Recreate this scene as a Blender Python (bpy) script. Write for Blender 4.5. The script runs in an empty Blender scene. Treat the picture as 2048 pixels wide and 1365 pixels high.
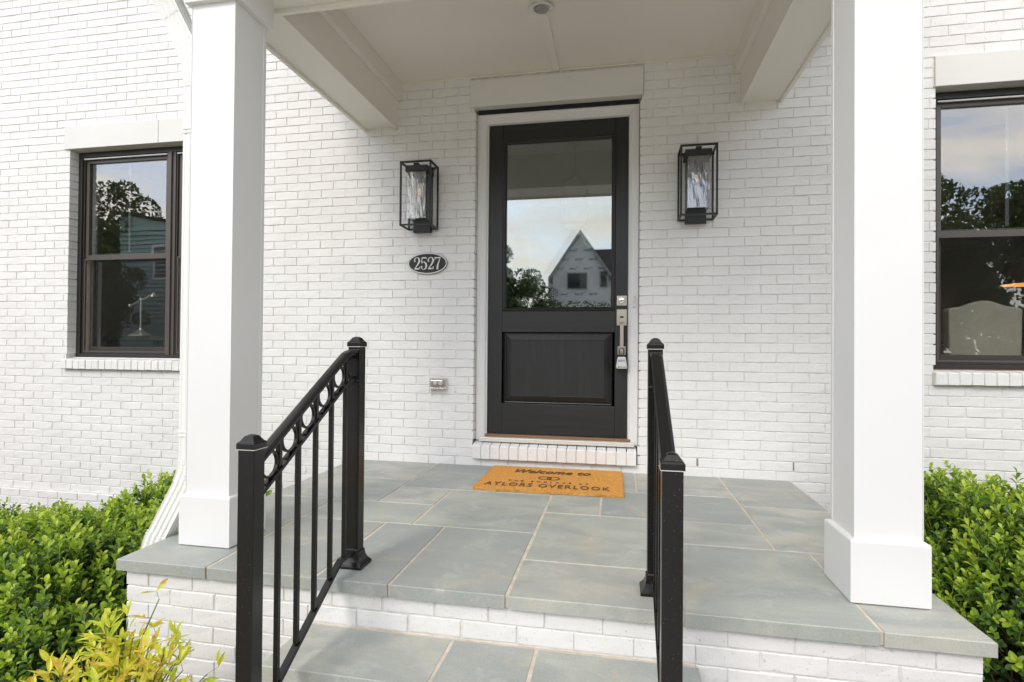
import bpy, bmesh, math, random
from mathutils import Vector, Matrix, Euler
import numpy as np

random.seed(7)
rng = np.random.default_rng(7)
SC = bpy.context.scene
COL = SC.collection
PI = math.pi

# ------------------------------------------------------------------ camera
yaw, pitch, roll = 0.190445799, 0.0105206958, 0.00803489529
fw = Vector((-math.sin(yaw) * math.cos(pitch), math.cos(yaw) * math.cos(pitch), math.sin(pitch)))
rt = Vector((math.cos(yaw), math.sin(yaw), 0))
up = rt.cross(fw)
r2 = rt * math.cos(roll) + up * math.sin(roll)
u2 = -rt * math.sin(roll) + up * math.cos(roll)
cam = bpy.data.cameras.new("camera")
cam.sensor_width = 36.0
cam.lens = 36.0 * 1100.455 / 2048.0
cam.clip_start = 0.05
cam.clip_end = 1000
camo = bpy.data.objects.new("camera", cam)
m = Matrix((r2, u2, -fw)).transposed().to_4x4()
m.translation = Vector((0, -4.0, 0.885))
camo.matrix_world = m
COL.objects.link(camo)
SC.camera = camo

# ------------------------------------------------------------------ light
SUN_EL, SUN_AZ = 40.0, 20.0      # degrees; azimuth measured from -Y (front) towards -X (left)
world = bpy.data.worlds.new("World")
SC.world = world
world.use_nodes = True
wn = world.node_tree.nodes
wl = world.node_tree.links
wn.clear()
w_out = wn.new("ShaderNodeOutputWorld")
w_bg = wn.new("ShaderNodeBackground")
w_bg.inputs["Strength"].default_value = 0.15
sky = wn.new("ShaderNodeTexSky")
sky.sky_type = 'NISHITA'
sky.sun_disc = False
sky.sun_elevation = math.radians(SUN_EL)
sdir = Vector((-math.sin(math.radians(SUN_AZ)) * math.cos(math.radians(SUN_EL)),
               -math.cos(math.radians(SUN_AZ)) * math.cos(math.radians(SUN_EL)),
               math.sin(math.radians(SUN_EL))))
sky.sun_rotation = math.atan2(sdir.x, sdir.y)
sky.dust_density = 1.5
w_tc = wn.new("ShaderNodeTexCoord")
w_sep = wn.new("ShaderNodeSeparateXYZ")
wl.new(w_tc.outputs["Generated"], w_sep.inputs[0])


def wmath(op, a, b=None):
    n = wn.new("ShaderNodeMath")
    n.operation = op
    for i, v in enumerate((a, b)):
        if v is None:
            continue
        if isinstance(v, (int, float)):
            n.inputs[i].default_value = v
        else:
            wl.new(v, n.inputs[i])
    return n.outputs[0]


zc = wmath('ADD', wmath('MAXIMUM', w_sep.outputs[2], 0.0), 0.12)
cx = wmath('DIVIDE', w_sep.outputs[0], zc)
cy = wmath('DIVIDE', w_sep.outputs[1], zc)
w_cmb = wn.new("ShaderNodeCombineXYZ")
wl.new(cx, w_cmb.inputs[0])
wl.new(cy, w_cmb.inputs[1])
w_noise = wn.new("ShaderNodeTexNoise")
w_noise.inputs["Scale"].default_value = 1.15
w_noise.inputs["Detail"].default_value = 8
w_noise.inputs["Roughness"].default_value = 0.56
w_noise.inputs["Distortion"].default_value = 0.35
wl.new(w_cmb.outputs[0], w_noise.inputs["Vector"])
w_ramp = wn.new("ShaderNodeValToRGB")
w_ramp.color_ramp.elements[0].position = 0.43
w_ramp.color_ramp.elements[1].position = 0.62
wl.new(w_noise.outputs[0], w_ramp.inputs[0])
w_noise2 = wn.new("ShaderNodeTexNoise")
w_noise2.inputs["Scale"].default_value = 2.6
w_noise2.inputs["Detail"].default_value = 6
wl.new(w_cmb.outputs[0], w_noise2.inputs["Vector"])
w_shade = wn.new("ShaderNodeMix")
w_shade.data_type = 'RGBA'
w_shade.inputs[6].default_value = (6.2, 5.9, 5.5, 1)
w_shade.inputs[7].default_value = (10.2, 9.2, 7.9, 1)
wl.new(w_noise2.outputs[0], w_shade.inputs[0])
w_mix = wn.new("ShaderNodeMix")
w_mix.data_type = 'RGBA'
wl.new(wmath('ADD', wmath('MULTIPLY', w_ramp.outputs[0], 0.86), 0.08), w_mix.inputs[0])
w_blue = wn.new("ShaderNodeMix")
w_blue.data_type = 'RGBA'
w_blue.blend_type = 'MULTIPLY'
w_blue.inputs[0].default_value = 1.0
wl.new(sky.outputs[0], w_blue.inputs[6])
w_blue.inputs[7].default_value = (.88, .93, .98, 1)
wl.new(w_blue.outputs[2], w_mix.inputs[6])
wl.new(w_shade.outputs[2], w_mix.inputs[7])
wl.new(w_mix.outputs[2], w_bg.inputs["Color"])
wl.new(w_bg.outputs[0], w_out.inputs[0])

sl = bpy.data.lights.new("sun", 'SUN')
sl.energy = 0.55
sl.angle = math.radians(14)
sl.color = (1.0, 0.95, 0.86)
so = bpy.data.objects.new("sun", sl)
so.rotation_euler = sdir.to_track_quat('Z', 'Y').to_euler()
so.location = sdir * 30
COL.objects.link(so)

SC.view_settings.view_transform = 'Standard'
SC.view_settings.look = 'None'
SC.view_settings.exposure = 1.02
SC.view_settings.gamma = 1
SC.view_settings.use_curve_mapping = False
SC.render.engine = 'CYCLES'
SC.cycles.max_bounces = 10
SC.cycles.diffuse_bounces = 6
SC.cycles.glossy_bounces = 6
SC.cycles.transmission_bounces = 8
SC.cycles.transparent_max_bounces = 24
SC.cycles.use_denoising = True
SC.cycles.caustics_reflective = False
SC.cycles.caustics_refractive = False


# ------------------------------------------------------------------ material helpers
class NT:
    def __init__(s, name):
        s.m = bpy.data.materials.new(name)
        s.m.use_nodes = True
        s.n = s.m.node_tree.nodes
        s.l = s.m.node_tree.links
        s.b = s.n["Principled BSDF"]

    def new(s, t, **kw):
        n = s.n.new(t)
        for k, v in kw.items():
            if k in n.inputs:
                n.inputs[k].default_value = v
            else:
                setattr(n, k, v)
        return n

    def link(s, a, b):
        s.l.new(a, b)

    def pos(s):
        return s.new("ShaderNodeNewGeometry").outputs["Position"]

    def noise(s, scale, detail=4, rough=.55, vec=None, stretch=None, dist=0.0):
        if vec is None:
            vec = s.pos()
        if stretch:
            mp = s.new("ShaderNodeMapping")
            mp.inputs["Scale"].default_value = stretch
            s.link(vec, mp.inputs[0])
            vec = mp.outputs[0]
        n = s.new("ShaderNodeTexNoise", Scale=scale, Detail=detail, Roughness=rough, Distortion=dist)
        s.link(vec, n.inputs["Vector"])
        return n.outputs[0]

    def ramp(s, fac, stops):
        r = s.new("ShaderNodeValToRGB")
        e = r.color_ramp.elements
        while len(e) < len(stops):
            e.new(0.5)
        for i, (p, c) in enumerate(stops):
            e[i].position = p
            e[i].color = c if len(c) == 4 else (*c, 1)
        s.link(fac, r.inputs[0])
        return r.outputs[0]

    def mix(s, fac, a, b, mode='MIX'):
        n = s.new("ShaderNodeMix", data_type='RGBA', blend_type=mode)
        for i, v in ((0, fac), (6, a), (7, b)):
            if isinstance(v, (int, float)):
                n.inputs[i].default_value = v
            elif isinstance(v, tuple):
                n.inputs[i].default_value = v if len(v) == 4 else (*v, 1)
            else:
                s.link(v, n.inputs[i])
        return n.outputs[2]

    def math(s, op, a, b=0.0):
        n = s.new("ShaderNodeMath", operation=op)
        for i, v in enumerate((a, b)):
            if isinstance(v, (int, float)):
                n.inputs[i].default_value = v
            else:
                s.link(v, n.inputs[i])
        return n.outputs[0]

    def bump(s, h, strength=.3, dist=.002, prev=None):
        b = s.new("ShaderNodeBump", Strength=strength, Distance=dist)
        s.link(h, b.inputs["Height"])
        if prev is not None:
            s.link(prev, b.inputs["Normal"])
        s.link(b.outputs[0], s.b.inputs["Normal"])
        return b.outputs[0]

    def col(s, c):
        if isinstance(c, tuple):
            s.b.inputs["Base Color"].default_value = (*c, 1)
        else:
            s.link(c, s.b.inputs["Base Color"])


def simple(name, c, rough=.5, metal=0.0, nz=None, nstr=.15, ndist=.001, var=0.0, vscale=3.0, spec=.5):
    t = NT(name)
    if var:
        f = t.noise(vscale, 5)
        lo = tuple(max(0, x * (1 - var)) for x in c)
        hi = tuple(min(1, x * (1 + var)) for x in c)
        t.col(t.ramp(f, [(.35, lo), (.65, hi)]))
    else:
        t.col(c)
    t.b.inputs["Roughness"].default_value = rough
    t.b.inputs["Metallic"].default_value = metal
    t.b.inputs["Specular IOR Level"].default_value = spec
    if nz:
        t.bump(t.noise(nz, 4), nstr, ndist)
    return t.m


# painted brick
t = NT("painted_brick")
f1 = t.noise(2.2, 4)
f2 = t.noise(40, 4)
c = t.ramp(f1, [(.3, (.735, .725, .705)), (.7, (.80, .79, .77))])
oi = t.new("ShaderNodeObjectInfo")
pits = t.noise(78, 3, .6)
pitm = t.ramp(pits, [(.30, (1, 1, 1)), (.37, (0, 0, 0))])
c = t.mix(t.math('MULTIPLY', pitm, .52), c, (.42, .40, .37))
sc = t.noise(22, 5, .65)
c = t.mix(t.math('MULTIPLY', t.ramp(sc, [(.60, (0, 0, 0)), (.72, (1, 1, 1))]), .22), c, (.60, .585, .55))
t.col(c)
t.b.inputs["Roughness"].default_value = .62
nb = t.bump(t.noise(14, 3, .5), .35, .006)
nb = t.bump(t.noise(62, 4, .6, stretch=(1.4, 1, .6)), .5, .0026, nb)
nb = t.bump(t.noise(210, 3, .6, stretch=(1.0, 1.0, .35)), .5, .0016, nb)
nb = t.bump(t.math('SUBTRACT', 1.0, pitm), .6, .0015, nb)
M_BRICK = t.m

t = NT("painted_mortar")
c = t.ramp(t.noise(18, 5), [(.35, (.62, .60, .56)), (.65, (.78, .77, .74))])  # darker than the brick paint: joint dirt and shade put into the colour
t.col(c)
t.b.inputs["Roughness"].default_value = .85
t.bump(t.noise(160, 4), .6, .002)
M_MORTAR = t.m


# bluestone, one tone per stone through object random
def bluestone():
    t = NT("bluestone")
    oi = t.new("ShaderNodeObjectInfo")
    base = t.ramp(oi.outputs["Random"], [(0.0, (.33, .345, .315)), (.3, (.48, .475, .41)), (.5, (.40, .425, .37)), (.65, (.43, .44, .38)),
                                          (.82, (.49, .48, .41)), (1.0, (.31, .33, .315))])
    ofs = t.new("ShaderNodeVectorMath", operation='ADD')
    t.link(t.pos(), ofs.inputs[0])
    mul = t.new("ShaderNodeMath", operation='MULTIPLY')
    t.link(oi.outputs["Random"], mul.inputs[0])
    mul.inputs[1].default_value = 37.0
    t.link(mul.outputs[0], ofs.inputs[1])
    v = ofs.outputs[0]
    cloud = t.noise(2.6, 6, .6, vec=v, stretch=(1, 2.0, 1), dist=.6)
    c = t.mix(t.ramp(cloud, [(.38, (0, 0, 0)), (.62, (.9, .9, .9))]), base, (.30, .325, .305))
    rust = t.noise(3.4, 5, .6, vec=v, dist=1.0)
    c = t.mix(t.math('MULTIPLY', t.ramp(rust, [(.57, (0, 0, 0)), (.70, (1, 1, 1))]), .45), c, (.54, .47, .34))
    chalk = t.noise(6.5, 7, .68, vec=v, dist=.4)
    c = t.mix(t.math('MULTIPLY', t.ramp(chalk, [(.56, (0, 0, 0)), (.74, (1, 1, 1))]), .55), c, (.60, .60, .56))
    grain = t.noise(190, 3, .6)
    c = t.mix(.16, c, t.ramp(grain, [(.3, (.12, .13, .12)), (.7, (.6, .62, .58))]))
    t.col(c)
    t.link(t.ramp(cloud, [(.2, (.50, .50, .50)), (.8, (.70, .70, .70))]), t.b.inputs["Roughness"])
    nb = t.bump(t.noise(4, 6, .6, vec=v), .6, .007)
    t.bump(t.noise(120, 4), .35, .0012, nb)
    return t.m


M_STONE = bluestone()
t = NT("sandy_grout")
t.col(t.ramp(t.noise(25, 5), [(.3, (.50, .43, .33)), (.7, (.66, .60, .50))]))
t.b.inputs["Roughness"].default_value = .9
t.bump(t.noise(140, 4), .7, .003)
M_GROUT = t.m

t = NT("white_trim_paint")
t.col(t.ramp(t.noise(1.5, 3), [(.3, (.73, .73, .72)), (.7, (.765, .765, .755))]))
t.b.inputs["Roughness"].default_value = .42
t.bump(t.noise(60, 3, stretch=(1, 1, .15)), .06, .001)
M_TRIM = t.m
t = NT("porch_ceiling_paint")
t.col(t.ramp(t.noise(.9, 3), [(.3, (.81, .79, .73)), (.7, (.84, .825, .77))]))
t.b.inputs["Roughness"].default_value = .5
t.bump(t.noise(7, 2), .08, .004)
M_CEIL = t.m
M_LINTEL = simple("lintel_paint", (.70, .69, .655), .5, nz=30, nstr=.12, var=.02)
M_DOWNSPOUT = simple("downspout_aluminium", (.80, .80, .765), .33, nz=4, nstr=.1, ndist=.003, var=.02)

t = NT("black_powder_coat")
c = t.mix(t.math('MULTIPLY', t.ramp(t.noise(260, 2), [(.70, (0, 0, 0)), (.76, (1, 1, 1))]), .5), (.006, .0058, .0058), (.25, .25, .23))
t.col(c)
t.b.inputs["Roughness"].default_value = .27
t.b.inputs["Specular IOR Level"].default_value = .38
t.bump(t.noise(300, 2), .06, .0005)
M_RAIL = t.m
t = NT("weld_bead")
t.col((.05, .05, .05))
t.b.inputs["Roughness"].default_value = .2
t.bump(t.noise(220, 3), .8, .002)
M_WELD = t.m
M_LANT = simple("lantern_black", (.009, .009, .0095), .45, nz=200, nstr=.1)
M_WINFR = simple("bronze_window_frame", (.028, .024, .021), .38, nz=90, nstr=.08)
M_WINSASH = simple("bronze_sash", (.085, .073, .063), .35, nz=90, nstr=.08)
M_TAN = simple("tan_jamb_liner", (.50, .43, .34), .5)
M_BLACKGAP = simple("black_gap", (.012, .012, .012), .8)


def doormat_wood(name, stretch):
    t = NT(name)
    g = t.noise(9, 6, .62, stretch=stretch, dist=.4)
    c = t.ramp(g, [(.3, (.010, .010, .010)), (.55, (.0145, .0142, .014)), (.75, (.022, .0215, .021))])
    sc = t.noise(60, 4, .7, stretch=stretch)
    c = t.mix(t.math('MULTIPLY', t.ramp(sc, [(.64, (0, 0, 0)), (.74, (1, 1, 1))]), .22), c, (.09, .09, .085))
    t.col(c)
    t.b.inputs["Roughness"].default_value = .40
    t.bump(t.noise(55, 5, .65, stretch=stretch), .28, .0015)
    return t.m


M_DOOR_V = doormat_wood("black_door_grain_upright", (3.0, 3.0, .22))
M_DOOR_H = doormat_wood("black_door_grain_level", (.22, 3.0, 3.0))
M_NICKEL = simple("satin_nickel", (.62, .56, .47), .28, 1.0, nz=150, nstr=.05)
M_CHROME = simple("bright_nickel", (.75, .73, .69), .12, 1.0)
M_SILL = simple("aluminium_threshold", (.66, .64, .58), .4, .2, nz=60, nstr=.1)
M_OAK = simple("oak_saddle", (.22, .12, .06), .5, nz=60)


def glass(name, refl=.25, tint=(1, 1, 1), rough=0.0, bump=None):
    t = NT(name)
    t.n.remove(t.b)
    out = t.n["Material Output"]
    tr = t.new("ShaderNodeBsdfTransparent")
    tr.inputs[0].default_value = (*tint, 1)
    gl = t.new("ShaderNodeBsdfGlossy")
    gl.inputs["Roughness"].default_value = rough
    gl.inputs["Color"].default_value = (.97, .98, 1, 1)
    fr = t.new("ShaderNodeLayerWeight", Blend=.5)
    fac = t.math('MINIMUM', t.math('ADD', t.math('POWER', fr.outputs["Facing"], 5.0), refl), 1.0)
    mx = t.new("ShaderNodeMixShader")
    t.link(fac, mx.inputs[0])
    t.link(tr.outputs[0], mx.inputs[1])
    t.link(gl.outputs[0], mx.inputs[2])
    if bump:
        b = t.new("ShaderNodeBump", Strength=bump[1], Distance=bump[2])
        mp = t.noise(bump[0], 2, .4, stretch=bump[3] if len(bump) > 3 else None)
        t.link(mp, b.inputs["Height"])
        t.link(b.outputs[0], gl.inputs["Normal"])
        t.link(b.outputs[0], fr.inputs["Normal"])
    t.link(mx.outputs[0], out.inputs[0])
    return t.m


M_GLASS = glass("window_glass", .15, (.98, .99, .98), 0.0, (2.4, .12, .0022, (1, 1, 2.6)))
M_GLASS_DOOR = glass("door_glass", .16, (.80, .83, .80))
M_GLASS_DOOR2 = glass("door_glass_inner", .12, (.8, .82, .8))


def seeded():
    t = NT("seeded_lantern_glass")
    t.n.remove(t.b)
    out = t.n["Material Output"]
    tr = t.new("ShaderNodeBsdfTransparent")
    tr.inputs[0].default_value = (.86, .88, .88, 1)
    gl = t.new("ShaderNodeBsdfGlossy")
    gl.inputs["Roughness"].default_value = .08
    b = t.new("ShaderNodeBump", Strength=.8, Distance=.004)
    t.link(t.noise(30, 3, .5, stretch=(1, 1, .35)), b.inputs["Height"])
    t.link(b.outputs[0], gl.inputs["Normal"])
    df = t.new("ShaderNodeBsdfDiffuse")
    df.inputs[0].default_value = (.8, .82, .84, 1)
    m1 = t.new("ShaderNodeMixShader")
    m1.inputs[0].default_value = .17
    t.link(tr.outputs[0], m1.inputs[1])
    t.link(gl.outputs[0], m1.inputs[2])
    m2 = t.new("ShaderNodeMixShader")
    f = t.math('ADD', t.math('MULTIPLY', t.ramp(t.noise(120, 3, .6), [(.56, (0, 0, 0)), (.70, (1, 1, 1))]), .30), .015)
    t.link(f, m2.inputs[0])
    t.link(m1.outputs[0], m2.inputs[1])
    t.link(df.outputs[0], m2.inputs[2])
    t.link(m2.outputs[0], out.inputs[0])
    return t.m


M_SEED = seeded()


def screenmat():
    t = NT("insect_screen")
    t.n.remove(t.b)
    out = t.n["Material Output"]
    tr = t.new("ShaderNodeBsdfTransparent")
    df = t.new("ShaderNodeBsdfDiffuse")
    df.inputs[0].default_value = (.03, .03, .03, 1)
    m1 = t.new("ShaderNodeMixShader")
    m1.inputs[0].default_value = .12
    t.link(tr.outputs[0], m1.inputs[1])
    t.link(df.outputs[0], m1.inputs[2])
    t.link(m1.outputs[0], out.inputs[0])
    return t.m


M_SCREEN = screenmat()


def emis(name, c, s):
    t = NT(name)
    t.col(c)
    t.b.inputs["Emission Color"].default_value = (*c, 1)
    t.b.inputs["Emission Strength"].default_value = s
    return t.m


M_FILAMENT = emis("amber_filament", (.9, .45, .15), .22)
M_BULB = glass("bulb_glass", .06, (.98, .95, .9))


def leafmat(name, stops, trans=.35, rough=.34):
    """stops coloured by the leaf's own tone attribute (age of the growth)"""
    t = NT(name)
    at = t.new("ShaderNodeAttribute", attribute_name="tone")
    c = t.ramp(at.outputs["Fac"], stops)
    c = t.mix(.10, c, t.ramp(t.noise(60, 3), [(.3, (.02, .05, .01)), (.7, (.35, .40, .12))]))
    t.col(c)
    t.b.inputs["Roughness"].default_value = rough
    t.b.inputs["Specular IOR Level"].default_value = .42
    out = t.n["Material Output"]
    tl = t.new("ShaderNodeBsdfTranslucent")
    t.link(c, tl.inputs[0])
    mx = t.new("ShaderNodeMixShader")
    mx.inputs[0].default_value = trans
    t.link(t.b.outputs[0], mx.inputs[1])
    t.link(tl.outputs[0], mx.inputs[2])
    t.link(mx.outputs[0], out.inputs[0])
    return t.m


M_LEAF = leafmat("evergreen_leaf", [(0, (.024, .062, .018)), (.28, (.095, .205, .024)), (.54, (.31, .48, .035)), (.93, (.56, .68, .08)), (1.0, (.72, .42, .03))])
M_TREELEAF = leafmat("tree_leaf", [(0, (.020, .045, .012)), (.5, (.045, .09, .018)), (1.0, (.09, .15, .03))], .25, .5)
M_LEAF_Y = None
t = NT("nandina_leaf")
oi = t.new("ShaderNodeObjectInfo")
c = t.ramp(t.math("ADD", t.math("MULTIPLY", oi.outputs["Random"], .55), t.math("MULTIPLY", t.ramp(t.noise(26, 2), [(.3, (0, 0, 0)), (.7, (1, 1, 1))]), .45)), [(0, (.24, .42, .05)), (.32, (.50, .66, .06)), (.68, (.84, .84, .10)), (.86, (.84, .64, .13)), (.95, (.74, .38, .15)), (1, (.50, .17, .09))])
t.col(t.mix(.25, c, t.ramp(t.noise(45, 3), [(.35, (.54, .62, .07)), (.65, (.78, .64, .13))])))
t.b.inputs["Roughness"].default_value = .4
tl = t.new("ShaderNodeBsdfTranslucent")
t.link(c, tl.inputs[0])
mx = t.new("ShaderNodeMixShader")
mx.inputs[0].default_value = .5
t.link(t.b.outputs[0], mx.inputs[1])
t.link(tl.outputs[0], mx.inputs[2])
t.link(mx.outputs[0], t.n["Material Output"].inputs[0])
M_NAND = t.m
M_TWIG = simple("twig_bark", (.11, .085, .045), .8, nz=80, nstr=.5)
M_STEMG = simple("green_stem", (.16, .18, .05), .6)
M_BARK = simple("tree_bark", (.12, .095, .07), .9, nz=12, nstr=.6, ndist=.02, var=.3)


# ------------------------------------------------------------------ mesh helpers
class MB:
    def __init__(s):
        s.v = []
        s.f = []

    def add(s, verts, faces):
        o = len(s.v)
        s.v += [tuple(p) for p in verts]
        s.f += [tuple(i + o for i in f) for f in faces]
        return s

    def box(s, x0, x1, y0, y1, z0, z1):
        return s.add([(x0, y0, z0), (x1, y0, z0), (x1, y1, z0), (x0, y1, z0), (x0, y0, z1), (x1, y0, z1), (x1, y1, z1), (x0, y1, z1)],
                     [(0, 3, 2, 1), (4, 5, 6, 7), (0, 1, 5, 4), (1, 2, 6, 5), (2, 3, 7, 6), (3, 0, 4, 7)])

    def loft(s, rings, cap=True, closed=False):
        n = len(rings[0])
        o = len(s.v)
        for r in rings:
            s.v += [tuple(p) for p in r]
        k = len(rings)
        for i in range(k if closed else k - 1):
            a = o + i * n
            b = o + ((i + 1) % k) * n
            for j in range(n):
                s.f.append((a + j, a + (j + 1) % n, b + (j + 1) % n, b + j))
        if cap and not closed:
            s.f.append(tuple(o + j for j in reversed(range(n))))
            s.f.append(tuple(o + (k - 1) * n + j for j in range(n)))
        return s

    def lathe(s, prof, c=(0, 0, 0), n=20, axis='z'):
        rings = []
        for r, h in prof:
            ring = []
            for j in range(n):
                a = 2 * PI * j / n
                p = (r * math.cos(a), r * math.sin(a), h)
                if axis == 'y':
                    p = (p[0], h, -p[1])
                elif axis == 'x':
                    p = (h, p[0], p[1])
                ring.append((p[0] + c[0], p[1] + c[1], p[2] + c[2]))
            rings.append(ring)
        return s.loft(rings)

    def tube(s, pts, r, n=6):
        pts = [Vector(p) for p in pts]
        rings = []
        for i, p in enumerate(pts):
            d = (pts[min(i + 1, len(pts) - 1)] - pts[max(i - 1, 0)]).normalized()
            ref = Vector((0, 0, 1)) if abs(d.z) < .9 else Vector((1, 0, 0))
            a = d.cross(ref).normalized()
            b = a.cross(d).normalized()
            rr = r[i] if isinstance(r, (list, tuple)) else r
            rings.append([tuple(p + (a * math.cos(2 * PI * j / n) + b * math.sin(2 * PI * j / n)) * rr) for j in range(n)])
        return s.loft(rings)

    def torus(s, c, R, r, n=28, k=8, plane='yz'):
        rings = []
        for i in range(n):
            a = 2 * PI * i / n
            ring = []
            for j in range(k):
                b = 2 * PI * j / k
                q = R + r * math.cos(b)
                h = r * math.sin(b)
                if plane == 'yz':
                    p = (h, q * math.cos(a), q * math.sin(a))
                else:
                    p = (q * math.cos(a), q * math.sin(a), h)
                ring.append((p[0] + c[0], p[1] + c[1], p[2] + c[2]))
            rings.append(ring)
        return s.loft(rings, closed=True)

    def sweep(s, prof, path):
        """prof: list of (x, n) offsets, path in the yz plane"""
        path = [Vector(p) for p in path]
        rings = []
        for i, p in enumerate(path):
            d1 = (path[i] - path[i - 1]).normalized() if i else (path[1] - path[0]).normalized()
            d2 = (path[i + 1] - path[i]).normalized() if i < len(path) - 1 else d1
            d = (d1 + d2).normalized()
            nrm = Vector((0, d.z, -d.y))
            k = 1.0 / max(.3, d.dot(d1))
            rings.append([tuple(p + Vector((a, 0, 0)) + nrm * (b * k)) for a, b in prof])
        return s.loft(rings)

    def build(s, name, mat, parent=None, bevel=0, smooth=False, link=True):
        me = bpy.data.meshes.new(name)
        me.from_pydata(s.v, [], s.f)
        bm = bmesh.new()
        bm.from_mesh(me)
        bmesh.ops.recalc_face_normals(bm, faces=bm.faces)
        bm.to_mesh(me)
        bm.free()
        me.materials.append(mat)
        if smooth:
            me.polygons.foreach_set("use_smooth", [True] * len(me.polygons))
            try:
                me.set_sharp_from_angle(angle=math.radians(40))
            except Exception:
                pass
        o = bpy.data.objects.new(name, me)
        COL.objects.link(o)
        o.parent = parent
        if bevel:
            b = o.modifiers.new("bevel", 'BEVEL')
            b.width = bevel
            b.segments = 2
            b.limit_method = 'ANGLE'
        return o


def box(name, x0, x1, y0, y1, z0, z1, mat, parent=None, bevel=0):
    return MB().box(min(x0, x1), max(x0, x1), min(y0, y1), max(y0, y1), min(z0, z1), max(z0, z1)).build(name, mat, parent, bevel)


def empty(name, loc=(0, 0, 0)):
    o = bpy.data.objects.new(name, None)
    o.empty_display_size = .1
    o.location = loc
    COL.objects.link(o)
    return o


def tag(o, label=None, cat=None, group=None, kind=None):
    if label:
        o["label"] = label
    if cat:
        o["category"] = cat
    if group:
        o["group"] = group
    if kind:
        o["kind"] = kind
    return o


def inst(name, me, parent, loc, rot=None, scale=None):
    o = bpy.data.objects.new(name, me)
    o.location = loc
    if rot is not None:
        o.rotation_euler = rot
    if scale is not None:
        o.scale = scale
    o.parent = parent
    COL.objects.link(o)
    return o


def text_mesh(name, body, size, mat, matrix, parent=None, shear=0, offset=0, extrude=.0005, space=1.0, align='CENTER', link=True):
    cu = bpy.data.curves.new(name + "_curve", 'FONT')
    cu.body = body
    cu.size = size
    cu.shear = shear
    cu.offset = offset
    cu.extrude = extrude
    cu.space_character = space
    cu.align_x = align
    cu.align_y = 'CENTER'
    cu.resolution_u = 3
    tmp = bpy.data.objects.new("tmp_text", cu)
    COL.objects.link(tmp)
    dg = bpy.context.evaluated_depsgraph_get()
    me = bpy.data.meshes.new_from_object(tmp.evaluated_get(dg))
    bpy.data.objects.remove(tmp)
    bpy.data.curves.remove(cu)
    me.name = name
    me.transform(matrix)
    me.materials.clear()
    me.materials.append(mat)
    if not link:
        return me
    o = bpy.data.objects.new(name, me)
    COL.objects.link(o)
    o.parent = parent
    return o


def numpy_mesh(name, verts, faces_n, k, mat, parent=None, tone=None, smooth=False):
    """verts (N,3); faces_n (F,k)"""
    me = bpy.data.meshes.new(name)
    me.vertices.add(len(verts))
    me.vertices.foreach_set("co", np.ascontiguousarray(verts, dtype=np.float32).ravel())
    F = len(faces_n)
    me.loops.add(F * k)
    me.loops.foreach_set("vertex_index", np.ascontiguousarray(faces_n, dtype=np.int32).ravel())
    me.polygons.add(F)
    me.polygons.foreach_set("loop_start", np.arange(0, F * k, k, dtype=np.int32))
    me.polygons.foreach_set("loop_total", np.full(F, k, dtype=np.int32))
    if tone is not None:
        a = me.attributes.new("tone", 'FLOAT', 'FACE')
        a.data.foreach_set("value", np.ascontiguousarray(tone, dtype=np.float32))
    me.update()
    me.validate()
    me.materials.append(mat)
    me.polygons.foreach_set("use_smooth", [bool(smooth)] * len(me.polygons))
    o = bpy.data.objects.new(name, me)
    COL.objects.link(o)
    o.parent = parent
    return o


# ------------------------------------------------------------------ bricks
BP, BH = 0.205, 0.0665           # brick pitch and course pitch
JH, JB = 0.0048, 0.0058          # head and bed joints
ZL, XL0 = 0.057, 0.0295          # lattice origin

variants = {}


def brick_data(seed, depth):
    """unit-length brick face: x -.5..+.5 (scaled), front face at y=0, z -h/2..h/2"""
    r = random.Random(seed)
    L, H = 1.0, BH - JB
    sx = BP - JH
    e = .0024
    xs = [-.5 + e / sx, -.17 + r.uniform(-.03, .03), .18 + r.uniform(-.03, .03), .5 - e / sx]
    zs = [-H / 2 + e, 0, H / 2 - e]
    v = []
    for zi, z in enumerate(zs):
        for xi, x in enumerate(xs):
            v.append((x, r.uniform(-.0012, .0009), z + (r.uniform(-.0009, .0009))))
    idx = lambda i, j: j * 4 + i
    f = []
    for j in range(2):
        for i in range(3):
            f.append((idx(i, j), idx(i + 1, j), idx(i + 1, j + 1), idx(i, j + 1)))
    per = [idx(i, 0) for i in range(4)] + [idx(3, 1)] + [idx(i, 2) for i in (3, 2, 1, 0)] + [idx(0, 1)]
    o1 = len(v)
    for p in per:
        x, y, z = v[p]
        ox = x + (-e / sx if x < -.4 else e / sx if x > .4 else 0) * r.uniform(.6, 1.25)
        oz = z + (-e if z < -.02 else e if z > .02 else 0) * r.uniform(.6, 1.3)
        v.append((ox, .0026, oz))
    o2 = len(v)
    for k in range(len(per)):
        x, y, z = v[o1 + k]
        v.append((x, depth, z))
    n = len(per)
    for k in range(n):
        k2 = (k + 1) % n
        f.append((per[k2], per[k], o1 + k, o1 + k2))
        f.append((o1 + k2, o1 + k, o2 + k, o2 + k2))
    return v, f


def brick_mesh(seed, depth=.012):
    key = (seed, depth)
    if key not in variants:
        v, f = brick_data(seed, depth)
        me = bpy.data.meshes.new("brick")
        me.from_pydata(v, [], [tuple(reversed(q)) if False else q for q in f])
        me.materials.append(M_BRICK)
        variants[key] = me
    return variants[key]


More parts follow.
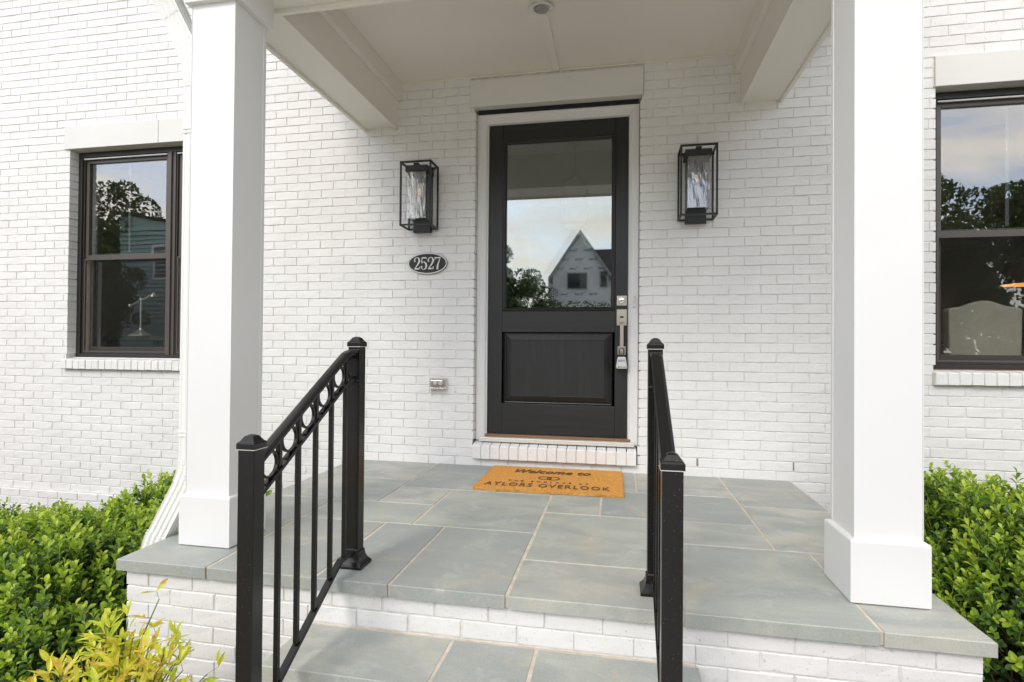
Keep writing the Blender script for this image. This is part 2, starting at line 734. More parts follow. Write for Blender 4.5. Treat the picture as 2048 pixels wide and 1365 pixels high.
def lay_bricks(x0, x1, zbot, ztop, openings, yfun, flip=1, x_phase=XL0, z0=ZL):
    """returns list of dict(x,z,len,y,depth,tilt); openings (xa,xb,za,zb, reveal)"""
    out = []
    k0 = int(math.floor((zbot - z0) / BH))
    k1 = int(math.ceil((ztop - z0) / BH))
    R = random.Random(99 + int(x0 * 10))
    for k in range(k0, k1):
        zc = z0 + (k + .5) * BH
        if zc < zbot or zc > ztop:
            continue
        iv = [(x0, x1, 0, 0)]
        for (xa, xb, za, zb, rev) in openings:
            if za - .01 < zc < zb + .01:
                nv = []
                for (a, b, ra, rb) in iv:
                    if xb <= a or xa >= b:
                        nv.append((a, b, ra, rb))
                        continue
                    if xa > a:
                        nv.append((a, xa, ra, rev))
                    if xb < b:
                        nv.append((xb, b, rev, rb))
                iv = nv
        ph = x_phase + (BP / 2 if k % 2 == 0 else 0) + R.uniform(-.006, .006)
        for (a, b, ra, rb) in iv:
            i0 = int(math.floor((a - ph) / BP)) - 1
            i1 = int(math.ceil((b - ph) / BP)) + 1
            for i in range(i0, i1):
                ja = R.uniform(-.0030, .0030)
                xa = max(a if i * BP + ph < a + .035 else -99, ph + i * BP + JH / 2 + ja)
                xb = ph + (i + 1) * BP - JH / 2 + R.uniform(-.0024, .0024)
                if ph + (i + 1) * BP > b - .035:
                    xb = b if ph + i * BP < b - .035 else -99
                if ph + i * BP < a + .035 and ph + (i + 1) * BP > a + .035:
                    xa = a
                xa = max(xa, a)
                xb = min(xb, b)
                if xb - xa < .03:
                    continue
                dep = .012
                if ra and abs(xa - a) < 1e-6:
                    dep = ra
                if rb and abs(xb - b) < 1e-6:
                    dep = rb
                out.append(dict(x=(xa + xb) / 2, z=zc + R.uniform(-.0012, .0012), l=xb - xa, y=yfun(zc) + R.uniform(-.0012, .0012), d=dep,
                                seed=R.randrange(14), tilt=R.uniform(-.006, .006), yaw=R.uniform(-.008, .008)))
    return out


cam_mat_inv = m.inverted()


def to_px(p):
    q = cam_mat_inv @ Vector(p)
    if q.z > -.05:
        return None
    s = 1100.455 / -q.z
    return 1024 + q.x * s, 682.5 - q.y * s, s


def join_bricks(name, bl, parent, M4=None):
    vs, q4 = [], []
    off = 0
    for b in bl:
        v, f = brick_data(b['seed'], b['d'])
        v = np.array(v)
        v[:, 0] *= b['l']
        ct, st = math.cos(b['tilt']), math.sin(b['tilt'])
        X = v[:, 0] * ct - v[:, 2] * st
        Z = v[:, 0] * st + v[:, 2] * ct
        v[:, 0] = X + b['x']
        v[:, 2] = Z + b['z']
        v[:, 1] += b['y']
        vs.append(v)
        q4.append(np.array(f) + off)
        off += len(v)
    V = np.concatenate(vs)
    if M4 is not None:
        A = np.array(M4)
        V = V @ A[:3, :3].T + A[:3, 3]
    F = np.concatenate(q4)
    o = numpy_mesh(name, V, F, 4, M_BRICK, parent)
    return o


def place_bricks(bl, parent, limit):
    """largest in view become single brick objects, the others one joined part"""
    sc = []
    for b in bl:
        p = to_px((b['x'], b['y'], b['z']))
        a = 0
        if p and -20 < p[0] < 2068 and -20 < p[1] < 1385:
            a = b['l'] * p[2] * p[2]
            # hidden behind the two columns
            if 372 < p[0] < 520 or 1668 < p[0] < 1835:
                a *= .01
        sc.append(a)
    order = sorted(range(len(bl)), key=lambda i: -sc[i])
    for i in order[:limit]:
        b = bl[i]
        inst("brick", brick_mesh(b['seed'], b['d']), parent, (b['x'], b['y'], b['z']), Euler((0, -b['tilt'], b['yaw'])), (b['l'], 1, 1))
    return [bl[i] for i in order[limit:]]


# ------------------------------------------------------------------ ground
def ground():
    n = 90
    xs = np.concatenate([np.linspace(-300, -9, 12), np.linspace(-8, 8, 70), np.linspace(9, 300, 12)])
    ys = np.concatenate([np.linspace(-300, -9, 14), np.linspace(-8, 1, 50), np.linspace(5, 120, 8)])
    X, Y = np.meshgrid(xs, ys)
    Z = -0.68 + 0.012 * np.sin(X * 3.1) * np.cos(Y * 2.7)
    V = np.stack([X.ravel(), Y.ravel(), Z.ravel()], 1)
    nx, ny = len(xs), len(ys)
    F = []
    for j in range(ny - 1):
        for i in range(nx - 1):
            a = j * nx + i
            F.append((a, a + 1, a + nx + 1, a + nx))
    t = NT("graded_soil_and_bed")
    g = t.ramp(t.noise(3, 6), [(.3, (.34, .29, .22)), (.7, (.44, .39, .30))])  # soil past the bed made pale and warm to bounce light upward
    soil = t.ramp(t.noise(30, 6), [(.3, (.035, .022, .014)), (.7, (.11, .07, .045))])
    sep = t.new("ShaderNodeSeparateXYZ")
    t.link(t.pos(), sep.inputs[0])
    edge = t.math('ADD', sep.outputs[1], t.math('MULTIPLY', t.noise(1.2, 2), .6))
    k = t.math('GREATER_THAN', edge, -3.0)
    t.col(t.mix(k, g, soil))
    t.b.inputs["Roughness"].default_value = .95
    t.bump(t.noise(45, 5), .8, .02)
    o = numpy_mesh("ground", V, np.array(F), 4, t.m)
    tag(o, kind="structure")


ground()
M_CONC = simple("concrete", (.58, .56, .52), .85, nz=90, nstr=.3, var=.08)
o = box("path", -1.25, .36, -6.2, -2.955, -.74, -.572, M_CONC, None, .004)
tag(o, kind="structure")
o = box("bounce_driveway", -14, 14, -15.2, -6.2, -.74, -.582, M_CONC, None, .004)  # added out of view, broad and pale, to bounce light under the porch
tag(o, kind="structure")

# ------------------------------------------------------------------ house
house = empty("brick_house", (0, 0, -.6))
tag(house, "white painted brick house with black glazed door and dark framed windows", "house")


class HP:
    """children of the house keep world coordinates"""
    pass


def child(o, p):
    o.parent = p
    o.matrix_parent_inverse = p.matrix_basis.inverted()
    return o


LW = (-4.745, -2.870, .762, 2.585)
RW = (2.011, 3.941, .762, 2.585)
DO = (-1.062, .145, .172, 2.680)
REV = .085
LTOP = 2.786
WX0, WX1, WZ0, WZ1 = -7.4, 5.0, -.74, 5.0
# backing (mortar face) as boxes round the openings
mb = MB()
yb0, yb1 = .0048, .28


def wallpiece(x0, x1, z0, z1):
    mb.box(x0, x1, yb0, yb1, z0, z1)


g = .012
cuts = [(LW[0] - g, LW[1] + g, LW[2] - .10, LW[3] + .012), (DO[0] - g, DO[1] + g, DO[2] - .12, DO[3] + .004), (RW[0] - g, RW[1] + g, RW[2] - .10, RW[3] + .012)]
xp = WX0
for (a, b, c0, d0) in cuts:
    wallpiece(xp, a, WZ0, WZ1)
    wallpiece(a, b, WZ0, c0)
    wallpiece(a, b, d0, WZ1)
    xp = b
wallpiece(xp, WX1, WZ0, WZ1)
child(mb.build("wall", M_MORTAR), house)

ops = [(LW[0], LW[1], LW[2], LW[3], REV), (-4.795, -2.840, 2.585, LTOP, 0), (-4.775, -2.845, .664, .762, 0),
       (RW[0], RW[1], RW[2], RW[3], REV), (1.995, 3.96, 2.585, LTOP, 0), (1.99, 3.965, .664, .762, 0),
       (DO[0], DO[1], DO[2], DO[3], REV), (-1.104, .170, 2.68, 2.886, 0), (-1.068, .138, .052, .172, 0)]
bl = lay_bricks(WX0, WX1, WZ0, WZ1, ops, lambda z: -.022 if z < -.385 else 0.0)
rest = place_bricks(bl, None, 0)
sc_house = rest
# single bricks
singles_before = set()


def place_children(bl, parent, limit):
    sc = []
    for b in bl:
        p = to_px((b['x'], b['y'], b['z']))
        a = 0
        if p and 0 < p[0] < 2048 and 0 < p[1] < 1365:
            a = b['l'] * p[2] * p[2]
            if 365 < p[0] < 530 or 1662 < p[0] < 1840:
                a *= .01
            if -2.0 < b['x'] < 1.1 and b['z'] > 2.56:
                a *= .3
            if b['z'] < -.05 and -2.0 < b['x'] < 1.15:
                a = 0
            if b['z'] < .1 and b['x'] > 1.4:
                a = 0
        sc.append(a)
    order = sorted(range(len(bl)), key=lambda i: -sc[i])
    for i in order[:limit]:
        b = bl[i]
        o = inst("brick", brick_mesh(b['seed'], b['d']), None, (b['x'], b['y'], b['z']), Euler((0, -b['tilt'], b['yaw'])), (b['l'], 1, 1))
        child(o, parent)
    return [bl[i] for i in order[limit:]]


rest = place_children(bl, house, 268)
o = join_bricks("brickwork", rest, None)
child(o, house)
o["kind"] = "stuff"

# open weep vents low in the wall
for (wx, wz) in ((.543, .095), (1.163, .097)):
    mbx = MB()
    mbx.box(wx - .0048, wx + .0048, -.0025, .004, wz - .026, wz + .026)
    child(mbx.build("weep_vent", simple("weep_grey", (.26, .22, .19), .8), None, .0012), house)
for (wx, wz) in ((-.085 + .33, 2.645), (-1.135, 2.63), (-2.42, 2.60)):
    pass


def rowlock(x0, x1, z0, z1, yf, yb, n, parent, rise):
    """bricks on edge with a sloping top"""
    w = (x1 - x0) / n
    mats = []
    for s_ in range(4):
        rr = random.Random(s_ + 5)
        q = MB()
        ww = w - .006
        e = .003
        j = lambda: rr.uniform(-.0012, .0012)
        prof = [(yf + e + j(), z0), (yf, z0 + e), (yf + j(), z1 - rise - .006), (yf + .006, z1 - rise + j()), (yb, z1), (yb, z0)]
        r0 = [(-ww / 2 + e * .6, y, z) for y, z in prof]
        r1 = [(ww / 2 - e * .6, y, z) for y, z in prof]
        ri0 = [(-ww / 2, y + (e if y < yb else 0), z) for y, z in prof]
        ri1 = [(ww / 2, y + (e if y < yb else 0), z) for y, z in prof]
        q.loft([ri0, r0, r1, ri1])
        ob = q.build("sill_brick", M_BRICK)
        mats.append(ob.data)
        bpy.data.objects.remove(ob)
    for i in range(n):
        o = inst("brick", mats[random.randrange(4)], None, (x0 + (i + .5) * w, random.uniform(-.002, .002), random.uniform(-.0015, .0015)))
        child(o, parent)


rowlock(-1.062, .133, .055, .174, -.042, .072, 17, house, .022)
rowlock(-4.772, -2.848, .664, .760, -.040, .088, 29, house, .016)
rowlock(1.992, 3.962, .664, .760, -.040, .088, 29, house, .016)
# mortar behind the rowlocks
mbx = MB()
mbx.box(-1.060, .131, -.034, .006, .060, .146)
child(mbx.build("sill_mortar", M_MORTAR), house)
mbx = MB()
mbx.box(-4.770, -2.850, -.033, .006, .669, .738)
child(mbx.build("sill_mortar", M_MORTAR), house)
mbx = MB()
mbx.box(1.994, 3.960, -.033, .006, .669, .738)
child(mbx.build("sill_mortar", M_MORTAR), house)

# lintels
child(box("lintel", -1.101, .166, -.020, .085, 2.683, 2.884, M_LINTEL, None, .003), house)
child(box("lintel", -4.792, -3.834, -.016, .085, 2.588, 2.785, M_LINTEL, None, .003), house)
child(box("lintel", -3.830, -2.842, -.016, .085, 2.588, 2.785, M_LINTEL, None, .003), house)
child(box("lintel", 2.003, 3.955, -.016, .085, 2.588, 2.785, M_LINTEL, None, .003), house)


# ---- door
def frame_mb(x0, x1, z0, z1, w, y0, y1, wt=None, wb=None):
    wt = w if wt is None else wt
    wb = w if wb is None else wb
    q = MB()
    q.box(x0, x0 + w, y0, y1, z0, z1)
    q.box(x1 - w, x1, y0, y1, z0, z1)
    q.box(x0 + w, x1 - w, y0 + .0003, y1, z1 - wt, z1)
    if wb:
        q.box(x0 + w, x1 - w, y0 + .0003, y1, z0, z0 + wb)
    return q


def moulded_frame(x0, x1, z0, z1, prof, bottom=True):
    """prof: (inset from the outer edge, y) ; mitred picture frame; open at the bottom when bottom is False"""
    q = MB()
    if bottom:
        rings = []
        for (cxx, czz, sx, sz) in ((x0, z0, 1, 1), (x1, z0, -1, 1), (x1, z1, -1, -1), (x0, z1, 1, -1)):
            rings.append([(cxx + sx * d, y, czz + sz * d) for d, y in prof])
        q.loft(rings, closed=True)
    else:
        rings = []
        for (cxx, czz, sx, sz) in ((x0, z0, 1, 0), (x0, z1, 1, -1), (x1, z1, -1, -1), (x1, z0, -1, 0)):
            rings.append([(cxx + sx * d, y, czz + sz * d) for d, y in prof])
        q.loft(rings)
    return q


door = empty("door", (-.45, .1, .2))
child(door, house)
door["label"] = "black wooden door with one large clear pane above a raised panel"
dx0, dx1, dz0, dz1 = -.975, .082, .226, 2.578
YD = .100   # front face of the door


def dchild(o):
    o.parent = door
    o.matrix_parent_inverse = (house.matrix_basis @ Matrix.Translation((0, 0, 0))).inverted() @ Matrix.Identity(4)
    return o


# door's world matrix: house.basis @ house.inverse @ door.basis = door.basis
def dch(o):
    o.parent = door
    o.matrix_parent_inverse = door.matrix_basis.inverted()
    return o


# stiles and rails
st = .110
gx0, gx1, gz0, gz1 = -.869, -.023, 1.155, 2.456
px0, px1, pz0, pz1 = -.856, -.040, .455, .998
q = MB()
q.box(dx0, gx0, YD, YD + .044, dz0, dz1)
dch(q.build("stile", M_DOOR_V, None, .0015))
q = MB()
q.box(gx1, dx1, YD, YD + .044, dz0, dz1)
dch(q.build("stile", M_DOOR_V, None, .0015))
for (a, b) in ((gz1, dz1 - .0005), (pz1, gz0), (dz0 + .0005, pz0)):
    dch(box("rail", gx0 + .0008, gx1 - .0008, YD + (.0006 if a != dz0 + .0005 else -.003), YD + .044, a, b, M_DOOR_H, None, .0015))
# glazing moulding
prof = [(0, YD + .002), (.004, YD - .006), (.012, YD - .009), (.018, YD - .004), (.024, YD + .004), (.030, YD + .012), (.030, YD + .03), (0, YD + .03)]
dch(moulded_frame(gx0, gx1, gz0, gz1, prof).build("glazing_bead", M_DOOR_V, None))
dch(box("pane", gx0 + .028, gx1 - .028, YD + .012, YD + .0155, gz0 + .028, gz1 - .028, M_GLASS_DOOR))
p2 = box("pane", -.41, .41, -.0015, .0015, -.63, .63, M_GLASS_DOOR2)
p2.location = ((gx0 + gx1) / 2, YD + .030, (gz0 + gz1) / 2)
p2.rotation_euler = (math.radians(.10), 0, math.radians(.42))
dch(p2)
# raised panel
prof = [(0, YD + .001), (.006, YD + .012), (.014, YD + .018), (.018, YD + .018)]
q = MB()
rings = []
for d, y in [(0, YD + .001), (.004, YD + .012), (.008, YD + .022), (.013, YD + .024), (.058, YD + .005), (.060, YD + .001), (.064, YD + .0015)]:
    rings.append([(px0 + d, y, pz0 + d), (px1 - d, y, pz0 + d), (px1 - d, y, pz1 - d), (px0 + d, y, pz1 - d)])
q.loft(rings, cap=False)
q.f.append(tuple(range(len(q.v) - 4, len(q.v))))
dch(q.build("raised_panel", M_DOOR_V, None))
# door casing
prof = [(0, .094), (0, .060), (.004, .057), (.020, .057), (.026, .061), (.048, .063), (.052, .067), (.058, .064), (.064, .068), (.070, .074), (.074, .094)]
cs = moulded_frame(-1.060, .142, .180, 2.652, prof, bottom=False).build("casing", M_TRIM)
child(cs, house)
prof = [(0, .090), (0, .078), (.020, .078), (.020, .16), (0, .16)]
cs = moulded_frame(-.992, .098, .180, 2.590, [(0, .092), (0, .088), (.012, .088), (.012, .16), (0, .16)], bottom=False).build("door_frame", M_TRIM)
child(cs, house)
child(box("gap_strip", -1.052, .134, .050, .10, 2.650, 2.6825, M_BLACKGAP), house)
child(box("threshold", -1.020, .118, .012, .17, .176, .206, M_SILL, None, .003), house)
child(box("threshold_saddle", -.985, .090, .060, .17, .206, .224, M_OAK, None, .003), house)
# hardware
hs = empty("lockset", (.025, YD, 1.1))
dch(hs)


def hch(o):
    o.parent = hs
    o.matrix_parent_inverse = hs.matrix_basis.inverted()
    return o


hch(box("escutcheon", -.011, .062, YD - .008, YD - .0005, 1.047, 1.165, M_NICKEL, None, .002))
hch(box("deadbolt_plate", -.011, .062, YD - .012, YD - .0005, 1.192, 1.265, M_NICKEL, None, .003))
hch(MB().lathe([(.026, YD - .012), (.026, YD - .020), (.022, YD - .024), (.020, YD - .025)], (.0255, 0, 1.2285), 24, 'y').build("deadbolt_cylinder", M_CHROME, None, 0, True))
hch(box("keyhole", .0235, .0275, YD - .0262, YD - .0252, 1.221, 1.236, M_BLACKGAP))
q = MB()
q.box(.011, .040, YD - .045, YD - .008, 1.072, 1.082)
hch(q.build("thumb_latch", M_NICKEL, None, .002))
hch(box("latch_slot", .012, .039, YD - .0095, YD - .0085, 1.102, 1.114, M_BLACKGAP))
q = MB()
q.sweep([(-.013, -.006), (.013, -.006), (.013, .006), (-.013, .006)], [(.0255, YD - .004, 1.068), (.0255, YD - .050, 1.066), (.0255, YD - .058, 1.050), (.0255, YD - .058, .865), (.0255, YD - .052, .850), (.0255, YD - .004, .850)])
hch(q.build("pull_handle", M_NICKEL, None, .002))
hch(box("handle_foot", -.004, .055, YD - .008, YD - .0005, .832, .895, M_NICKEL, None, .002))

# ---- windows
M_ROOM = simple("room_paint", (.36, .35, .31), .8)
M_DARK = simple("dark_room", (.46, .41, .36), .8)


def make_window(W, two=True):
    x0, x1, z0, z1 = W
    win = empty("window", ((x0 + x1) / 2, .1, z0))
    child(win, house)

    def wc(o):
        o.parent = win
        o.matrix_parent_inverse = win.matrix_basis.inverted()
        return o
    xm = x0 + .963
    yf = .078
    # outer frame and mullion
    q = MB()
    q.box(x0 + .002, x0 + .040, yf, .18, z0, z1 - .001)
    q.box(x1 - .040, x1 - .002, yf, .18, z0, z1 - .001)
    q.box(x0 + .040, x1 - .040, yf + .001, .18, z1 - .045, z1 - .001)
    q.box(x0 + .040, x1 - .040, yf + .001, .18, z0, z0 + .030)
    wc(q.build("window_frame", M_WINFR, None, .002))
    q = MB()
    q.box(xm - .036, xm - .006, yf - .004, .18, z0 + .0302, z1 - .0455)
    q.box(xm + .006, xm + .036, yf + .006, .18, z0 + .0302, z1 - .0455)
    q.box(xm - .0062, xm + .0062, yf - .010, .17, z0 + .0304, z1 - .0457)
    wc(q.build("mullion", M_WINSASH, None, .002))
    for (a, b) in ((x0 + .040, xm - .036), (xm + .036, x1 - .040)):
        # inner step and liners
        q = frame_mb(a, b, z0 + .030, z1 - .045, .014, yf + .016, .17)
        wc(q.build("jamb_stop", M_WINFR, None, .0015))
        q = MB()
        q.box(a + .014, a + .030, yf + .040, .17, z0 + .044, 1.652)
        wc(q.build("jamb_liner", M_TAN, None, .001))
        # upper sash
        us = frame_mb(a + .016, b - .014, 1.640, z1 - .058, .030, yf + .030, yf + .062, .034, .032).build("sash", M_WINSASH, None, .002)
        wc(us)
        ls = frame_mb(a + .030, b - .014, z0 + .044, 1.690, .032, yf + .066, yf + .096, .030, .050).build("sash", M_WINSASH, None, .002)
        wc(ls)
        wc(box("pane", a + .046, b - .044, yf + .046, yf + .050, 1.670, z1 - .090, M_GLASS))
        wc(box("pane", a + .060, b - .044, yf + .080, yf + .084, z0 + .092, 1.662, M_GLASS))
        # full height insect screen in a thin frame, with a centre brace above the meeting rail
        q = frame_mb(a + .014, b - .014, z0 + .046, 1.640, .013, yf + .020, yf + .027)
        wc(q.build("screen_frame", M_WINSASH, None, .001))
        wc(box("insect_screen", a + .027, b - .027, yf + .0232, yf + .0238, z0 + .059, 1.627, M_SCREEN))
        wc(box("sash_brace", (a + b) / 2 - .010, (a + b) / 2 + .010, yf + .060, yf + .066, 1.70, z1 - .092, simple("brace_grey", (.07, .07, .07), .5)))
        wc(box("head_track", a + .014, b - .014, yf + .004, yf + .016, z1 - .062, z1 - .052, M_DOWNSPOUT))
    return win


make_window(LW)
make_window(RW)
child(box("sill_caulk", LW[0] + .003, LW[1] - .003, .060, .100, .757, .7625, M_TRIM), house)
child(box("sill_caulk", RW[0] + .003, RW[1] - .003, .060, .100, .757, .7625, M_OAK), house)


def room(x0, x1, y1, z0, z1, mat):
    q = MB()
    yb = .30
    q.add([(x0, yb, z0), (x1, yb, z0), (x1, y1, z0), (x0, y1, z0), (x0, yb, z1), (x1, yb, z1), (x1, y1, z1), (x0, y1, z1)],
          [(0, 1, 2, 3), (4, 5, 6, 7), (1, 2, 6, 5), (2, 3, 7, 6), (3, 0, 4, 7)])
    return child(q.build("room", mat), house)


room(-5.9, -1.9, 3.6, .2, 3.0, M_DARK)
room(-1.5, .6, 5.2, .2, 3.25, M_ROOM)
room(1.3, 4.9, 4.0, .2, 3.0, M_DARK)
# simple roof and attic so nothing shines in from behind
q = MB()
q.box(-7.6, 5.2, .285, 9.0, -.74, .15)
q.box(-7.4, -6.0, .285, 9.0, .15, 5.0)
q.box(-6.0, 5.0, 5.4, 9.0, .15, 5.0)
q.box(4.92, 5.0, .285, 5.4, .15, 5.0)
q.box(-6.0, 4.92, .285, 5.4, 3.3, 5.0)
child(q.build("wall_core", M_MORTAR), house)
q = MB()
q.loft([[(-7.8, -.45, 5.0), (-7.8, 9.4, 5.0), (-7.8, 4.4, 8.2)], [(5.4, -.45, 5.0), (5.4, 9.4, 5.0), (5.4, 4.4, 8.2)]])
child(q.build("roof", simple("asphalt_shingle", (.05, .05, .052), .9, nz=40, nstr=.5)), house)

# ------------------------------------------------------------------ things inside the windows
desk = empty("desk", (-4.20, .66, .2))
tag(desk, "dark desk standing behind the left window", "desk")
M_DESK = simple("dark_wood", (.035, .024, .018), .35, var=.2)
q = MB()
q.box(-.55, .75, -.32, .32, .715, .755)
ot = q.build("desk_top", M_DESK, desk, .006)
for sx_ in (-.5, .70):
    for sy_ in (-.27, .27):
        MB().box(sx_ - .03, sx_ + .03, sy_ - .03, sy_ + .03, 0, .714).build("leg", M_DESK, desk, .003)
lamp = empty("desk_lamp", (-4.35, .36, .956))
tag(lamp, "nickel desk lamp with tilted arm seen through the left window", "lamp")
M_PEWTER = simple("antique_nickel", (.72, .68, .60), .28, .75)
MB().lathe([(.10, 0), (.10, .010), (.085, .018), (.055, .030), (.035, .045), (.018, .06), (.012, .075)], n=24).build("base", M_PEWTER, lamp, 0, True)
MB().tube([(0, 0, .07), (0, 0, .36)], .011, 10).build("stem", M_PEWTER, lamp, 0, True)
MB().tube([(-.115, 0, .285), (.12, 0, .385)], .010, 8).build("arm", M_PEWTER, lamp, 0, True)
q = MB().lathe([(.001, -.016), (.014, -.010), (.017, 0), (.014, .010), (.001, .016)], (0, 0, .335), 12)
q.build("joint", M_PEWTER, lamp, 0, True)
MB().lathe([(.001, -.020), (.016, -.012), (.018, 0), (.014, .012), (.001, .016)], (-.120, 0, .284), 12).build("counterweight", M_PEWTER, lamp, 0, True)
MB().lathe([(.010, .01), (.024, -.006), (.034, -.03)], (.135, 0, .395), 16).build("shade", M_PEWTER, lamp, 0, True)
cand = MB().lathe([(.03, 0), (.031, .20), (.028, .205), (.001, .204)], (-3.98, .45, .956), 14).build("pillar_candle", simple("ivory_wax", (.62, .64, .52), .5), None, 0, True)
tag(cand, "pale pillar candle at the right of the desk behind the left window", "candle")

chair = empty("dining_chair", (2.69, .75, .2))
tag(chair, "beige upholstered camel back chair behind the right window", "chair")
M_LINEN = simple("beige_linen", (.76, .71, .58), .9, nz=300, nstr=.5, var=.08)
q = MB()
n = 16
fr, bk = [], []
for i in range(n + 1):
    tt = -1 + 2 * i / n
    h = 1.015 + .045 * max(0, math.cos(tt * PI * .8)) ** 1.5 - .02 * abs(tt) ** 6
    fr.append((tt * .243, -.055, h))
    bk.append((tt * .243, .03, h))
pf = [(-.232, -.055, .45)] + fr + [(.232, -.055, .45)]
pbk = [(-.232, .03, .45)] + bk + [(.232, .03, .45)]
q.loft([pbk, pf])
q.build("backrest", M_LINEN, chair, .012)
MB().box(-.25, .25, .03, .52, .40, .50).build("seat", M_LINEN, chair, .02)
for a in (-.22, .22):
    for b in (0.0, .48):
        MB().box(a - .02, a + .02, b - .02, b + .02, 0, .40).build("leg", M_DESK, chair, .003)
tbl = empty("dining_table", (3.1, 2.05, .2))
tag(tbl, "dark dining table behind the right window beyond the chair", "table")
MB().box(-.9, .9, -.42, .42, .71, .75).build("table_top", M_DESK, tbl, .005)
for a in (-.8, .8):
    for b in (-.36, .36):
        MB().box(a - .035, a + .035, b - .035, b + .035, 0, .709).build("leg", M_DESK, tbl, .003)
fl_ = empty("table_lamp", (3.80, 1.95, .951))
tag(fl_, "lamp with dark drum shade and amber lining behind the right window", "lamp")
MB().lathe([(.07, 0), (.07, .02), (.02, .04), (.045, .15), (.045, .22), (.012, .32), (.012, .50)], n=18).build("base", M_PEWTER, fl_, 0, True)
q = MB()
q.lathe([(.245, .555), (.205, .76)], n=32)
q.f = q.f[:-2]
q.build("lamp_shade", simple("dark_shade", (.10, .045, .03), .7), fl_, 0, True)
MB().lathe([(.238, .557), (.02, .575)], n=32).build("shade_lining", emis("amber_lining", (.85, .36, .08), .9), fl_, 0, True)

pend = empty("pendant_lantern", (-.50, 2.4, 2.3))
tag(pend, "open framed pendant lantern hanging inside behind the door glass", "pendant lamp")
M_PND = simple("pendant_metal", (.16, .15, .13), .4, .6)
MB().lathe([(.085, .948), (.085, .935), (.02, .925)], n=24).build("canopy", M_PND, pend, 0, True)
MB().tube([(0, 0, .93), (0, 0, .60)], .006, 6).build("rod", M_PND, pend)
q = MB()
for a in (-.14, .14):
    for b in (-.14, .14):
        q.tube([(a, b, .0), (a, b, .45), (0, 0, .60)], .007, 4)
    q.tube([(a, -.14, 0), (a, .14, 0)], .007, 4)
    q.tube([(-.14, a, 0), (.14, a, 0)], .007, 4)
q.build("cage", M_PND, pend)

# ------------------------------------------------------------------ porch base
porch = empty("brick_porch", (-.44, -1.0, -.6))
tag(porch, "white brick porch base with bluestone floor and steps", "porch")
ST = .046
slabs = [(-2.02, -1.60, -2.075, -1.06), (-1.60, -1.135, -2.075, -1.40), (-1.135, -.83, -2.075, -1.40), (-.83, -.385, -2.075, -1.40),
         (-.385, .218, -2.075, -1.73), (-.385, .218, -1.73, -1.06), (.218, .82, -2.075, -1.40), (.82, 1.135, -2.075, -1.40),
         (-1.60, -1.0, -1.40, -1.06), (-1.0, -.385, -1.40, -.72), (-2.02, -1.335, -.55, -.008), (-2.02, -1.335, -1.06, -.55),
         (-1.335, -.72, -.72, -.008), (-.72, -.385, -.72, -.008), (-1.335, -1.0, -1.06, -.72),
         (-.385, -.09, -1.06, -.54), (-.09, .685, -1.06, -.54), (-.385, .12, -.54, -.008), (.12, .685, -.54, -.008), (.218, .685, -1.40, -1.06),
         (.685, 1.135, -.71, -.008), (.685, 1.135, -1.40, -.71)]
J = .0055
EX = [(-2.02, 0), (1.135, 0), (-2.075, 1), (-.008, 1)]
rs = random.Random(4)


def slab(a, b, c_, d_, z, edges):
    x0 = a + (J if a not in edges[0] else 0)
    x1 = b - (J if b not in edges[0] else 0)
    y0 = c_ + (J if c_ not in edges[1] else 0)
    y1 = d_ - (J if d_ not in edges[1] else 0)
    jt = lambda: rs.uniform(-.0022, .0022)
    q = MB()
    zt = z + rs.uniform(-.0012, .0008)
    e = .003
    # outline with small wobbles per side
    pts = []
    for (pa, pb) in (((x0, y0), (x1, y0)), ((x1, y0), (x1, y1)), ((x1, y1), (x0, y1)), ((x0, y1), (x0, y0))):
        k = 4
        for i in range(k):
            tt = i / k
            X = pa[0] + (pb[0] - pa[0]) * tt
            Y = pa[1] + (pb[1] - pa[1]) * tt
            if i:
                if abs(pa[0] - pb[0]) > abs(pa[1] - pb[1]):
                    Y += jt() * .8
                else:
                    X += jt() * .8
            pts.append((X, Y))
    cx_, cy_ = (x0 + x1) / 2, (y0 + y1) / 2

    def ins(p, d):
        return (p[0] + (d if p[0] < cx_ else -d) * min(1, abs(p[0] - cx_) / ((x1 - x0) / 2)) ** 6, p[1] + (d if p[1] < cy_ else -d) * min(1, abs(p[1] - cy_) / ((y1 - y0) / 2)) ** 6)
    q.loft([[(p[0], p[1], z - ST) for p in pts], [(p[0], p[1], zt - e) for p in pts], [(*ins(p, e), zt) for p in pts]])
    o = q.build("bluestone_slab", M_STONE)
    return child(o, porch)


for s_ in slabs:
    slab(*s_, 0.0, ((-2.02, 1.135), (-2.075, -.008)))
child(box("grout", -2.012, 1.127, -2.067, -.004, -.044, -.0032, M_GROUT), porch)
child(box("grout", -2.0, 1.115, -2.048, -.002, -.060, -.0445, M_GROUT), porch)
# steps
step1 = [(-1.17, -.585, -2.345, -2.052), (-.585, -.277, -2.345, -2.052), (-.277, .27, -2.345, -2.052)]
for s_ in step1:
    slab(*s_, -.185, ((-1.17, .27), (-2.345,)))
child(box("grout", -1.162, .262, -2.337, -2.042, -.185 - .044, -.185 - .0020, M_GROUT), porch)
step2 = [(-1.17, -.75, -2.665, -2.322), (-.75, -.10, -2.665, -2.322), (-.10, .27, -2.665, -2.322)]
for s_ in step2:
    slab(*s_, -.370, ((-1.17, .27), (-2.665,)))
child(box("grout", -1.162, .262, -2.657, -2.312, -.370 - .044, -.370 - .0020, M_GROUT), porch)
step3 = [(-1.17, -.45, -2.955, -2.642), (-.45, .27, -2.955, -2.642)]
